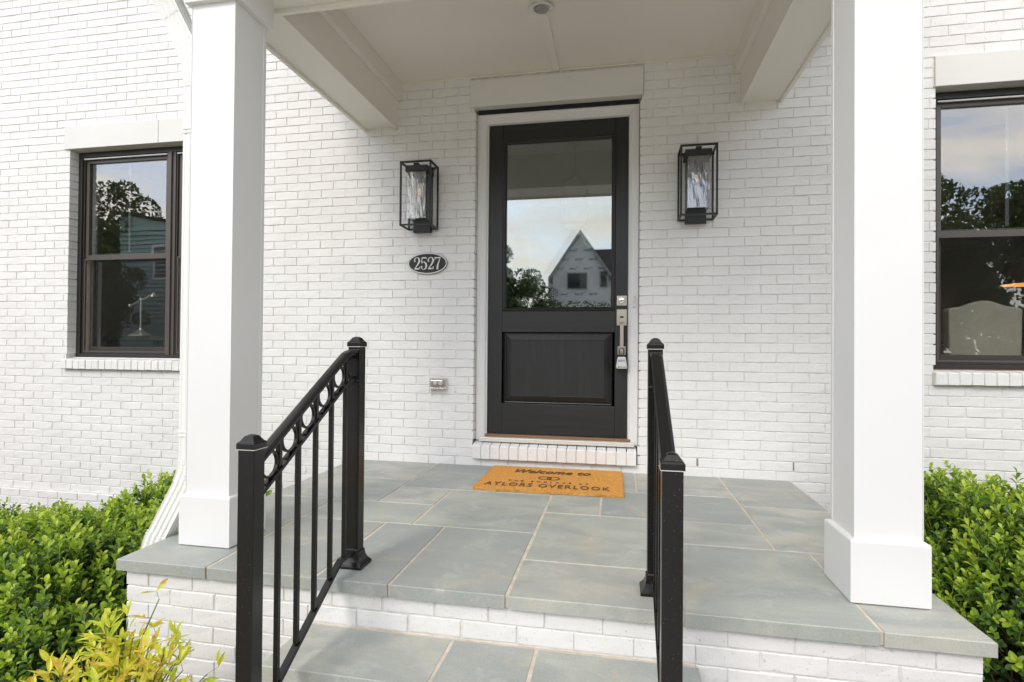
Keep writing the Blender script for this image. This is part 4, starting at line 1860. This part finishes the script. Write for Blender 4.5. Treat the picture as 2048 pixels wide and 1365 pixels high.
def mtext(body, w_, h_, x, y, **kw):
    o = text_mesh("lettering", body, .1, M_COIRD, Matrix.Identity(4), mat, extrude=.0012, **kw)
    xs_ = [v.co.x for v in o.data.vertices]
    ys_ = [v.co.y for v in o.data.vertices]
    sx_, sy_ = w_ / (max(xs_) - min(xs_)), h_ / (max(ys_) - min(ys_))
    o.data.transform(Matrix.Translation((x, y, .0190)) @ Matrix.Diagonal((sx_, sy_, 1, 1)) @ Matrix.Translation((-(max(xs_) + min(xs_)) / 2, -(max(ys_) + min(ys_)) / 2, 0)))


mtext("Welcome to", .52, .098, -.012, .172, shear=.35, offset=.0020, space=1.05)
mtext("THE ENCLAVE AT", .515, .026, -.014, -.112, offset=.0002, space=2.2)
mtext("AYLORS OVERLOOK", .782, .082, -.014, -.205, offset=.0, space=1.22)
q = MB()


def flat_ring(q, cx_, cy_, R_, w, a0=0, a1=2 * PI, n=40, z=.019):
    rings = []
    for i in range(n + 1):
        a = a0 + (a1 - a0) * i / n
        c_, s_ = math.cos(a), math.sin(a)
        rings.append([(cx_ + (R_ - w) * c_, cy_ + (R_ - w) * s_, z - .001), (cx_ + (R_ + w) * c_, cy_ + (R_ + w) * s_, z - .001), (cx_ + (R_ + w) * c_, cy_ + (R_ + w) * s_, z + .001), (cx_ + (R_ - w) * c_, cy_ + (R_ - w) * s_, z + .001)])
    q.loft(rings)


flat_ring(q, -.046, -.005, .040, .0032)
flat_ring(q, .010, -.005, .040, .0032)
flat_ring(q, -.018, -.005, .014, .0028, -.5 * PI, 1.2 * PI)
q.build("emblem", M_COIRD, mat)

# ------------------------------------------------------------------ plants


def leaf_quads(L, W):
    """obovate leaf, 3 quads along the midrib each side folded: returns verts, quads (tip towards +y)"""
    prof = [(0.0, .06), (.30, .34), (.62, .50), (.86, .34), (1.0, .04)]
    v = []
    for tt, w in prof:
        z = .10 * math.sin(tt * PI) * L
        v.append((-w * W, tt * L, z + .16 * w * W))
        v.append((0, tt * L, z))
        v.append((w * W, tt * L, z + .16 * w * W))
    f = []
    for i in range(4):
        a = i * 3
        f.append((a, a + 1, a + 4, a + 3))
        f.append((a + 1, a + 2, a + 5, a + 4))
    return np.array(v), np.array(f)


def rotm(e):
    return np.array(Euler(e).to_matrix())


def sprig(seed, nl=11, L=.040, W=.0225, H=.095, dt=0.0):
    """upright shoot with leaves spiralling; returns verts, faces, tone"""
    r = random.Random(seed)
    V, F, T = [], [], []
    lv, lf = leaf_quads(1.0, 1.0)
    off = 0
    bend = (r.uniform(-.25, .25), r.uniform(-.25, .25))
    for i in range(nl):
        tt = (i + .5) / nl
        h = H * tt
        base = np.array([bend[0] * h * tt, bend[1] * h * tt, h])
        az = i * 2.4 + r.uniform(-.4, .4)
        el = .25 + .95 * tt ** 1.5 + r.uniform(-.25, .25)
        s = r.uniform(.75, 1.15) * (1 - .30 * tt)
        v = lv.copy()
        v[:, 0] *= W * s
        v[:, 1] *= L * s
        v[:, 2] *= L * s
        R_ = rotm((el, 0, 0))
        R2 = rotm((0, 0, az))
        v = v @ R_.T
        v[:, 1] += .002
        v = v @ R2.T + base
        V.append(v)
        F.append(lf + off)
        off += len(v)
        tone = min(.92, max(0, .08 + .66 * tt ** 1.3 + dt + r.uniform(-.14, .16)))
        T += [tone] * len(lf)
    # stem as a thin 3-sided strip
    sv = []
    for i in range(5):
        tt = i / 4
        h = H * tt - .02
        for a in range(3):
            sv.append((bend[0] * h * tt + .0011 * math.cos(a * 2.1), bend[1] * h * tt + .0011 * math.sin(a * 2.1), h))
    sf = []
    for i in range(4):
        for a in range(3):
            sf.append((off + i * 3 + a, off + i * 3 + (a + 1) % 3, off + (i + 1) * 3 + (a + 1) % 3, off + (i + 1) * 3 + a))
    V.append(np.array(sv))
    F.append(np.array(sf))
    T += [.85] * len(sf)
    return np.concatenate(V), np.concatenate(F), np.array(T)


SPR = [sprig(i, nl=random.choice((9, 10, 11, 12)), dt=(-.20, -.08, .02, .12, .22)[i % 5]) for i in range(20)]
SPR_ME = []
for (v, f, tt) in SPR:
    o = numpy_mesh("sprig", v, f, 4, M_LEAF, None, tt)
    SPR_ME.append(o.data)
    bpy.data.objects.remove(o)


def shrub(name, label, lobes, n, seed, zmin=-.62, lscale=1.0, singles=300, avoid=None, group=None):
    """lobes: (cx,cy,cz,rx,ry,rz). sprigs sit in the outer shell and point outwards/up"""
    r = np.random.default_rng(seed)
    s = empty(name, (lobes[0][0], lobes[0][1], -.6))
    tag(s, label, "shrub", group)
    items = []
    vol = np.array([l[3] * l[4] * l[5] for l in lobes]) ** (2 / 3)
    pick = r.choice(len(lobes), n * 3, p=vol / vol.sum())
    for li in pick:
        if len(items) >= n:
            break
        cx_, cy_, cz_, rx, ry, rz = lobes[li]
        d = r.normal(size=3)
        d /= np.linalg.norm(d)
        if d[2] < -.55:
            d[2] = -d[2]
        lump = 1 + .10 * math.sin(d[0] * 7 + seed) * math.cos(d[1] * 6 + seed * 2) + .06 * math.sin(d[2] * 11 + d[0] * 5) + r.normal(0, .035)
        depth = r.uniform(0, 1) ** 1.6 * .36
        rad = lump - depth
        p = np.array([cx_ + d[0] * rx * rad, cy_ + d[1] * ry * rad, cz_ + d[2] * rz * rad])
        if p[2] < zmin or p[1] > -.05:
            continue
        if avoid and avoid(p):
            continue
        inside = False
        for lj, (ax, ay, az, bx, by, bz) in enumerate(lobes):
            if lj != li and ((p[0] - ax) / bx) ** 2 + ((p[1] - ay) / by) ** 2 + ((p[2] - az) / bz) ** 2 < .42:
                inside = True
                break
        if inside:
            continue
        nrm = np.array([d[0] / rx, d[1] / ry, d[2] / rz])
        nrm /= np.linalg.norm(nrm)
        dirv = nrm * .75 + np.array([0, 0, .75]) + r.normal(0, .28, 3)
        dirv /= np.linalg.norm(dirv)
        q = Vector(dirv).to_track_quat('Z', 'Y') @ Euler((0, 0, r.uniform(0, 2 * PI))).to_quaternion()
        sc_ = lscale * r.uniform(.8, 1.25)
        low = (p[2] - zmin) / max(.2, (max(l[2] + l[5] for l in lobes) - zmin))
        items.append((p, q, sc_, int(r.integers(0, len(SPR))), depth, low))
    camp = np.array((0, -4, .885))

    def key(it):
        p = it[0]
        px = to_px(p)
        vis = 1.0 if px and 0 < px[0] < 2048 and 0 < px[1] < 1365 else 3.0
        return np.linalg.norm(p - camp) * vis * (1 + it[4] * 1.5)
    items.sort(key=key)
    for it in items[:singles]:
        o = inst("sprig", SPR_ME[it[3]], None, it[0], None, (it[2],) * 3)
        o.rotation_mode = 'QUATERNION'
        o.rotation_quaternion = it[1]
        child(o, s)
    V, F, T = [], [], []
    off = 0
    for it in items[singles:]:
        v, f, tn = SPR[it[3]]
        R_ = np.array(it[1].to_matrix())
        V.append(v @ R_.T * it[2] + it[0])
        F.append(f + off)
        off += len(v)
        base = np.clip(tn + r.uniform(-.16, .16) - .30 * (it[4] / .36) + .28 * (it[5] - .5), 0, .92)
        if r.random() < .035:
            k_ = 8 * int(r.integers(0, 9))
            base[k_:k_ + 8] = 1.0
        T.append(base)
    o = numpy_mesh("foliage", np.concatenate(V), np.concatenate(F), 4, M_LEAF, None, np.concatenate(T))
    child(o, s)
    o["kind"] = "stuff"
    # stems and inner twigs
    q = MB()
    for (cx_, cy_, cz_, rx, ry, rz) in lobes:
        for i in range(26):
            a = r.uniform(0, 2 * PI)
            b = r.uniform(.1, .85)
            p0 = (cx_ + r.normal(0, .06), cy_ + r.normal(0, .06), -.60)
            p2 = (cx_ + math.cos(a) * rx * b, min(cy_ + math.sin(a) * ry * b, -.06), cz_ + rz * r.uniform(-.1, .75) * (1 - b * .5))
            p1 = ((p0[0] + p2[0]) / 2 + r.normal(0, .03), (p0[1] + p2[1]) / 2 + r.normal(0, .03), (p0[2] + p2[2]) / 2 - .04)
            q.tube([p0, p1, p2], [.007, .005, .003], 5)
    child(q.build("stems", M_TWIG), s)
    return s


offp = lambda p: p[0] > -2.06 and p[0] < 1.19 and p[1] > -2.14
GRP = "clipped evergreen shrubs beside the porch"
shrub("evergreen_shrub", "bright green shrub in front at the left, beside the porch bricks",
      [(-2.62, -1.72, -.47, .50, .50, .42), (-3.05, -1.95, -.62, .50, .45, .36), (-2.40, -2.05, -.55, .32, .30, .28)], 2500, 3, avoid=offp, group=GRP)
shrub("evergreen_shrub", "shrub against the wall at the left, behind the downspout elbow",
      [(-2.78, -.80, -.53, .58, .52, .46), (-2.40, -.95, -.55, .36, .44, .38)], 2100, 5, avoid=offp, group=GRP)
shrub("evergreen_shrub", "lower darker shrub at the far left edge before the wall",
      [(-3.85, -1.05, -.73, .60, .52, .40), (-4.45, -.95, -.73, .52, .46, .34)], 1700, 6, avoid=offp, group=GRP)
shrub("evergreen_shrub", "large shrub right of the porch behind the right column",
      [(1.80, -.92, -.37, .52, .60, .55), (1.72, -1.35, -.40, .40, .42, .46)], 2600, 8, avoid=offp, group=GRP)
shrub("evergreen_shrub", "shrub at the far right edge below the right window",
      [(2.50, -.85, -.44, .50, .58, .54), (2.25, -1.45, -.46, .42, .40, .42)], 2200, 9, avoid=offp, group=GRP)

# nandina: individual leaves
nd = empty("nandina_plant", (-1.62, -2.50, -.6))
tag(nd, "yellow and orange leaved young plant in front of the left brickwork", "plant")
NL = []
for s_ in range(5):
    prof = [(0, .03), (.18, .30), (.42, .5), (.7, .36), (.9, .14), (1.0, .01)]
    v = []
    R_ = random.Random(s_)
    curl = R_.uniform(-.10, .30)
    for tt, w in prof:
        z = curl * math.sin(tt * PI * .6)
        v += [(-w * .30, tt, z + .12 * w), (0, tt, z), (w * .30, tt, z + .12 * w)]
    f = []
    for i in range(5):
        a = i * 3
        f += [(a, a + 1, a + 4, a + 3), (a + 1, a + 2, a + 5, a + 4)]
    me = bpy.data.meshes.new("leaf")
    me.from_pydata(v, [], f)
    me.materials.append(M_NAND)
    NL.append(me)
rn = random.Random(21)
q = MB()
nleaf = 0
extra = []
tips = []
for i in range(46):
    a = rn.uniform(0, 2 * PI)
    rr = rn.uniform(.02, .30)
    tx, ty = -1.56 + rr * math.cos(a) * 1.05, -2.50 + rr * math.sin(a) * .7
    tz = .01 - rr * .62 + rn.uniform(-.13, .02)
    if tx > -1.21:
        tx = -1.21 - rn.uniform(0, .05)
    tips.append((tx, ty, tz))
tips.append((-1.47, -2.44, .05))
for (tx, ty, tz) in tips:
    b0 = Vector((-1.62 + rn.uniform(-.06, .06), -2.50 + rn.uniform(-.05, .05), -.60))
    t1 = Vector((tx, ty, tz))
    mid = b0.lerp(t1, .5) + Vector((0, 0, .05))
    q.tube([b0, mid, t1], [.005, .0035, .0018], 5)
    nlf = 7 if tz < .04 else 4
    for k in range(nlf):
        u = 1 - k / nlf * .42
        p = b0.lerp(mid, u * 2) if u < .5 else mid.lerp(t1, (u - .5) * 2)
        az = rn.uniform(0, 2 * PI)
        el = rn.uniform(-.1, 1.1)
        pet = Vector((math.cos(az), math.sin(az), .5)) * rn.uniform(.01, .035)
        e = p + pet
        q.tube([p, e], .0009, 3)
        for w in range(3):
            if w and rn.random() < .25:
                continue
            L_ = rn.uniform(.036, .064)
            nleaf += 1
            if nleaf > 298:
                extra.append((NL[rn.randrange(5)], e, Euler((el + rn.uniform(-.5, .5), rn.uniform(-.5, .5), az - PI / 2 + (w - 1) * .8 + rn.uniform(-.3, .3))), L_))
                continue
            o = inst("leaf", NL[rn.randrange(5)], None, e, Euler((el + rn.uniform(-.5, .5), rn.uniform(-.5, .5), az - PI / 2 + (w - 1) * .8 + rn.uniform(-.3, .3))), (L_, L_, L_))
            child(o, nd)
child(q.build("stems", M_STEMG), nd)
qe = MB()
for (me_, e_, eu, L_) in extra:
    R_ = eu.to_matrix()
    qe.add([tuple(Vector(e_) + R_ @ (v_.co * L_)) for v_ in me_.vertices], [tuple(p_.vertices) for p_ in me_.polygons])
if extra:
    o = child(qe.build("foliage", M_NAND), nd)
    o["kind"] = "stuff"

# mulch chips round the shrubs
n = 5200
cxm = np.concatenate([rng.uniform(1.15, 3.4, n // 2), rng.uniform(-5.2, -1.2, n // 2)])
cym = rng.uniform(-3.0, -.05, n)
keep = ~((cxm > -2.02) & (cxm < 1.14) & (cym > -2.1)) & ~((cxm > -1.2) & (cxm < .3))
cxm, cym = cxm[keep], cym[keep]
n = len(cxm)
base = np.array([(-1, -.35, 0), (1, -.3, 0), (.9, .35, 0), (-.8, .4, 0), (-.9, -.3, .25), (.8, -.25, .3), (.85, .3, .25), (-.75, .3, .3)])
fb = np.array([(4, 5, 6, 7), (0, 1, 5, 4), (1, 2, 6, 5), (2, 3, 7, 6), (3, 0, 4, 7)])
V = np.zeros((n, 8, 3))
F = np.zeros((n, 5, 4), dtype=int)
for i in range(n):
    R_ = rotm((rng.normal(0, .35), rng.normal(0, .35), rng.uniform(0, 6.3)))
    V[i] = (base * rng.uniform(.6, 1.3, 3) * rng.uniform(.010, .024)) @ R_.T + (cxm[i], cym[i], -.668 + rng.uniform(0, .02))
    F[i] = fb + i * 8
t = NT("bark_mulch")
at = t.new("ShaderNodeAttribute", attribute_name="tone")
t.col(t.ramp(at.outputs["Fac"], [(0, (.035, .018, .010)), (.5, (.085, .045, .025)), (1, (.17, .10, .055))]))
t.b.inputs["Roughness"].default_value = .9
o = numpy_mesh("mulch", V.reshape(-1, 3), F.reshape(-1, 4), 4, t.m, None, np.repeat(rng.uniform(0, 1, n), 5))
tag(o, "brown bark mulch under the shrubs", "mulch", kind="stuff")

# ------------------------------------------------------------------ the street behind the camera, seen in the glass


def tree_mesh(seed, H=8.5, R_=2.6, nleaf=15000, leaf=.10):
    r = np.random.default_rng(seed)
    cl = []
    for i in range(48):
        d = r.normal(size=3)
        d /= np.linalg.norm(d)
        rad = r.uniform(.2, 1.0)
        cl.append((d[0] * R_ * rad, d[1] * R_ * rad, H * .62 + d[2] * H * .36 * rad, r.uniform(.35, .62) * R_ * .55))
    cl = np.array(cl)
    idx = r.integers(0, len(cl), nleaf)
    d = r.normal(size=(nleaf, 3))
    d /= np.linalg.norm(d, axis=1)[:, None]
    P = cl[idx, :3] + d * (cl[idx, 3] * r.uniform(.55, 1.0, nleaf) ** .5)[:, None]
    a = r.normal(size=(nleaf, 3))
    a /= np.linalg.norm(a, axis=1)[:, None]
    b = np.cross(a, r.normal(size=(nleaf, 3)))
    b /= np.linalg.norm(b, axis=1)[:, None]
    s = leaf * r.uniform(.6, 1.3, nleaf)[:, None]
    V = np.stack([P - a * s, P - b * s * .55, P + a * s, P + b * s * .55], 1).reshape(-1, 3)
    F = np.arange(nleaf * 4).reshape(-1, 4)
    T = np.clip(r.uniform(0, 1, nleaf), 0, 1)
    o = numpy_mesh("crown", V, F, 4, M_TREELEAF, None, T)
    q = MB()
    q.tube([(0, 0, 0), (.05, .03, H * .3), (-.05, .05, H * .55), (0, 0, H * .8)], [.17, .13, .09, .03], 9)
    for i in range(12):
        c_ = cl[i]
        z = H * r.uniform(.25, .55)
        q.tube([(0, 0, z), (c_[0] * .5, c_[1] * .5, (z + c_[2]) / 2 + .1), tuple(c_[:3])], [.07, .045, .015], 6)
    o2 = q.build("trunk", M_BARK)
    m1, m2 = o.data, o2.data
    bpy.data.objects.remove(o)
    bpy.data.objects.remove(o2)
    return m1, m2


TM = [tree_mesh(1), tree_mesh(2, 8.8, 2.9, 16000), tree_mesh(3, 9.5, 2.2, 13000, .10), tree_mesh(4, 6.5, 1.5, 6000, .07)]


def tree(x, y, s, v, label, z=-.68):
    t_ = empty("tree", (x, y, z))
    tag(t_, label, "tree", "trees across the street")
    t_.scale = (s, s, s)
    t_.rotation_euler = (0, 0, x * 1.7)
    inst("crown", TM[v][0], t_, (0, 0, 0))
    inst("trunk", TM[v][1], t_, (0, 0, 0))


LT = "leafy tree across the street, mirrored in the "
tree(-24.6, -19.5, 1.08, 1, LT + "left window")
tree(-21.5, -20.5, 1.0, 0, LT + "left window, right of the larger one")
tree(-20.6, -14.6, .62, 0, LT + "left window, before the teal house")
tree(-26.0, -15.6, .74, 1, LT + "left window, nearest the street")
tree(-28.8, -18.5, .9, 0, LT + "left window, furthest left")
tree(14.6, -24.5, 1.08, 1, LT + "right window, left of the gap")
tree(18.6, -25.2, 1.12, 2, LT + "right window, right of the gap")
tree(16.6, -28.5, .9, 0, LT + "right window, low in the gap")
tree(22.4, -25.0, 1.05, 1, LT + "right window, furthest right")
tree(11.5, -27.5, 1.0, 0, LT + "right window, furthest left")
tree(-6.6, -25.0, .80, 1, LT + "door glass, at its left edge")
tree(-5.0, -24.0, .76, 3, LT + "door glass, small and slim")
tree(-3.7, -22.0, .74, 3, LT + "door glass, before the unfinished house")
tree(-9.6, -30.0, .85, 0, LT + "door glass, behind the small ones")
tree(-13.5, -28, .95, 2, LT + "glass, between door and left window")
tree(26.5, -28.0, 1.1, 0, LT + "right window, out at the corner")
tree(-33.0, -22.0, 1.1, 2, LT + "left window, out at the corner")


def hedge(name, label, x0, x1, y, h, n, seed):
    r = np.random.default_rng(seed)
    P = np.stack([r.uniform(x0, x1, n), y + r.normal(0, .45, n), -.6 + h * r.uniform(0, 1, n) ** .8 * (1 + .2 * np.sin(r.uniform(0, 6, n)))], 1)
    a = r.normal(size=(n, 3))
    a /= np.linalg.norm(a, axis=1)[:, None]
    b = np.cross(a, r.normal(size=(n, 3)))
    b /= np.linalg.norm(b, axis=1)[:, None]
    s = .10 * r.uniform(.6, 1.3, n)[:, None]
    V = np.stack([P - a * s, P - b * s * .55, P + a * s, P + b * s * .55], 1).reshape(-1, 3)
    o = numpy_mesh(name, V, np.arange(n * 4).reshape(-1, 4), 4, M_TREELEAF, None, np.clip(r.uniform(.3, 1, n), 0, 1))
    tag(o, label, "hedge")


hedge("hedge", "loose green hedge across the street before the unfinished house", -8, 2.5, -20.5, 3.0, 7000, 31)

wood = None
# far woodland as one mass
r = np.random.default_rng(77)
n = 30000
ang = r.uniform(-PI * 1.05, .05 * PI, n)
rad = r.uniform(58, 72, n)
P = np.stack([rad * np.cos(ang), rad * np.sin(ang) - 4, -.6 + r.uniform(0, 1, n) ** .7 * (7.5 + 2.5 * np.sin(ang * 23) + 1.8 * np.sin(ang * 61))], 1)
a = r.normal(size=(n, 3))
a /= np.linalg.norm(a, axis=1)[:, None]
b = np.cross(a, r.normal(size=(n, 3)))
b /= np.linalg.norm(b, axis=1)[:, None]
s = .75 * r.uniform(.6, 1.3, n)[:, None]
V = np.stack([P - a * s, P - b * s * .6, P + a * s, P + b * s * .6], 1).reshape(-1, 3)
o = numpy_mesh("woodland", V, np.arange(n * 4).reshape(-1, 4), 4, M_TREELEAF, None, r.uniform(0, .8, n))
tag(o, "distant belt of woodland behind the street", "woodland", kind="stuff")

# unfinished house with white house wrap
uh = empty("unfinished_house", (-1.0, -26, -.6))
tag(uh, "unfinished gabled house in white wrap, mirrored in the door glass", "house")
M_WRAP = simple("house_wrap", (.86, .87, .88), .6, nz=3, nstr=.4, ndist=.02, var=.04)
M_SHG = simple("dark_shingle", (.035, .033, .032), .9)
M_FASC = simple("grey_fascia", (.42, .43, .44), .6)
UY = -26.0
q = MB()
# front gable wing
gx_a, gx_b, gap = -3.55, -.50, -2.05
outl = [(gx_a, -.6), (gx_b, -.6), (gx_b, 4.95), (gap, 7.05), (gx_a, 4.95)]
q.loft([[(x, UY, z) for x, z in outl], [(x, UY - 5, z) for x, z in outl]])
child(q.build("wall", M_WRAP), uh)
q = MB()
q.box(gx_b, 7.5, UY - 6, UY - .9, -.6, 5.0)
q.box(-4.0, gx_a, UY - 6, UY - 1.5, -.6, 5.0)
child(q.build("wall", M_WRAP), uh)
q = MB()
q.loft([[(-3.75, UY - .5, 4.9), (-3.75, UY - 7, 4.9), (-3.15, UY - 3.6, 6.85)], [(8, UY - .5, 4.9), (8, UY - 7, 4.9), (8, UY - 3.6, 6.85)]])
q.add([(-3.3, UY - 2.0, 5.4), (-3.1, UY - 3.6, 6.85), (8, UY - 3.6, 6.85), (8, UY - 2.0, 5.4)], [(0, 1, 2, 3)])
child(q.build("roof", M_SHG), uh)
for (xa, xb) in ((gx_a - .22, gap), (gx_b + .22, gap)):
    q = MB()
    q.loft([[(xa, UY + .25, 4.72), (gap, UY + .25, 7.30), (gap, UY + .25, 7.12), (xa, UY + .25, 4.52)], [(xa, UY - 5, 4.72), (gap, UY - 5, 7.30), (gap, UY - 5, 7.12), (xa, UY - 5, 4.52)]])
    child(q.build("gable_rafter", M_FASC), uh)
for (wx0, wx1, wz0, wz1) in ((-2.72, -1.71, 4.10, 4.92), (-.95, -.62, 4.2, 5.0), (-2.75, -1.65, 1.0, 2.6), (1.0, 2.2, 3.2, 4.4), (3.4, 4.6, 3.2, 4.4)):
    yy = UY if wx0 < gx_b else UY - .9
    w_o = child(frame_mb(wx0 - .06, wx1 + .06, wz0 - .06, wz1 + .06, .06, yy + .005, yy + .06).build("window", M_FASC), uh)
    pn = box("pane", wx0, wx1, yy + .006, yy + .02, wz0, wz1, simple("far_glass", (.03, .035, .04), .1))
    pn.parent = w_o
    pn.matrix_parent_inverse = Matrix.Identity(4)
M_LOGO = simple("wrap_print", (.12, .15, .22), .7)
RU = Matrix.Rotation(PI, 4, 'Z') @ Matrix.Rotation(PI / 2, 4, 'X')
rt_ = random.Random(8)
for row, z in enumerate((6.2, 5.7, 5.2, 3.8, 3.3, 2.8)):
    for k in range(4):
        x = gx_a + .35 + k * .78 + (row % 2) * .3
        if x > gx_b - .3 or (z > 5 and abs(x - gap) > (7.05 - z) / 1.35):
            continue
        if -2.9 < x < -1.5 and 4 < z < 5:
            continue
        o = text_mesh("lettering", "Tyvek", .19, M_LOGO, Matrix.Translation((x, UY + .012, z)) @ RU, None, shear=.1, offset=.004)
        child(o, uh)

# teal sided neighbour
th = empty("teal_house", (-19.0, -17, -.6))
tag(th, "teal house with lapped siding, mirrored in the left window", "house")
M_TEAL = simple("teal_siding", (.30, .42, .40), .6, var=.05)
hx0, hx1, hy = -22.6, -16.0, -17.2
q = MB()
q.loft([[(hx0, hy - .06, -.6), (hx1, hy - .06, -.6), (hx1, hy - .06, 5.6), (hx0, hy - .06, 6.9)], [(hx0, hy - 7, -.6), (hx1, hy - 7, -.6), (hx1, hy - 7, 5.6), (hx0, hy - 7, 6.9)]])
child(q.build("wall", M_TEAL), th)
nb_ = 34
for i in range(nb_):
    z = -.55 + i * .2
    ztop = z + .2
    xr = hx1 if ztop < 5.6 else hx1 - (ztop - 5.6) / 1.3 * (hx1 - hx0)
    if xr - hx0 < .5:
        continue
    q = MB()
    q.loft([[(hx0, hy - .055, z), (hx0, hy + .02, z), (hx0, hy - .045, z + .205), (hx0, hy - .055, z + .205)], [(xr, hy - .055, z), (xr, hy + .02, z), (xr, hy - .045, z + .205), (xr, hy - .055, z + .205)]])
    child(q.build("siding_board", M_TEAL), th)
for wx in (-20.75, -18.2):
    for wz in (3.9,):
        w_o = child(frame_mb(wx - .1, wx + 1.1, wz - .1, wz + 1.5, .1, hy - .03, hy + .03).build("window", M_TRIM), th)
        pn = box("pane", wx, wx + 1.0, hy - .03, hy, wz, wz + 1.4, simple("far_glass", (.03, .035, .04), .1))
        pn.parent = w_o
        pn.matrix_parent_inverse = Matrix.Identity(4)
q = MB()
q.loft([[(hx0 - .05, hy + .06, 6.93), (hx1 + .1, hy + .06, 5.60), (hx1 + .1, hy + .06, 5.70), (hx0 - .05, hy + .06, 7.03)], [(hx0 - .3, hy - 7.3, 6.95), (hx1 + .3, hy - 7.3, 5.55), (hx1 + .3, hy - 7.3, 5.75), (hx0 - .3, hy - 7.3, 7.15)]])
child(q.build("roof", M_SHG), th)

bpy.context.view_layer.update()
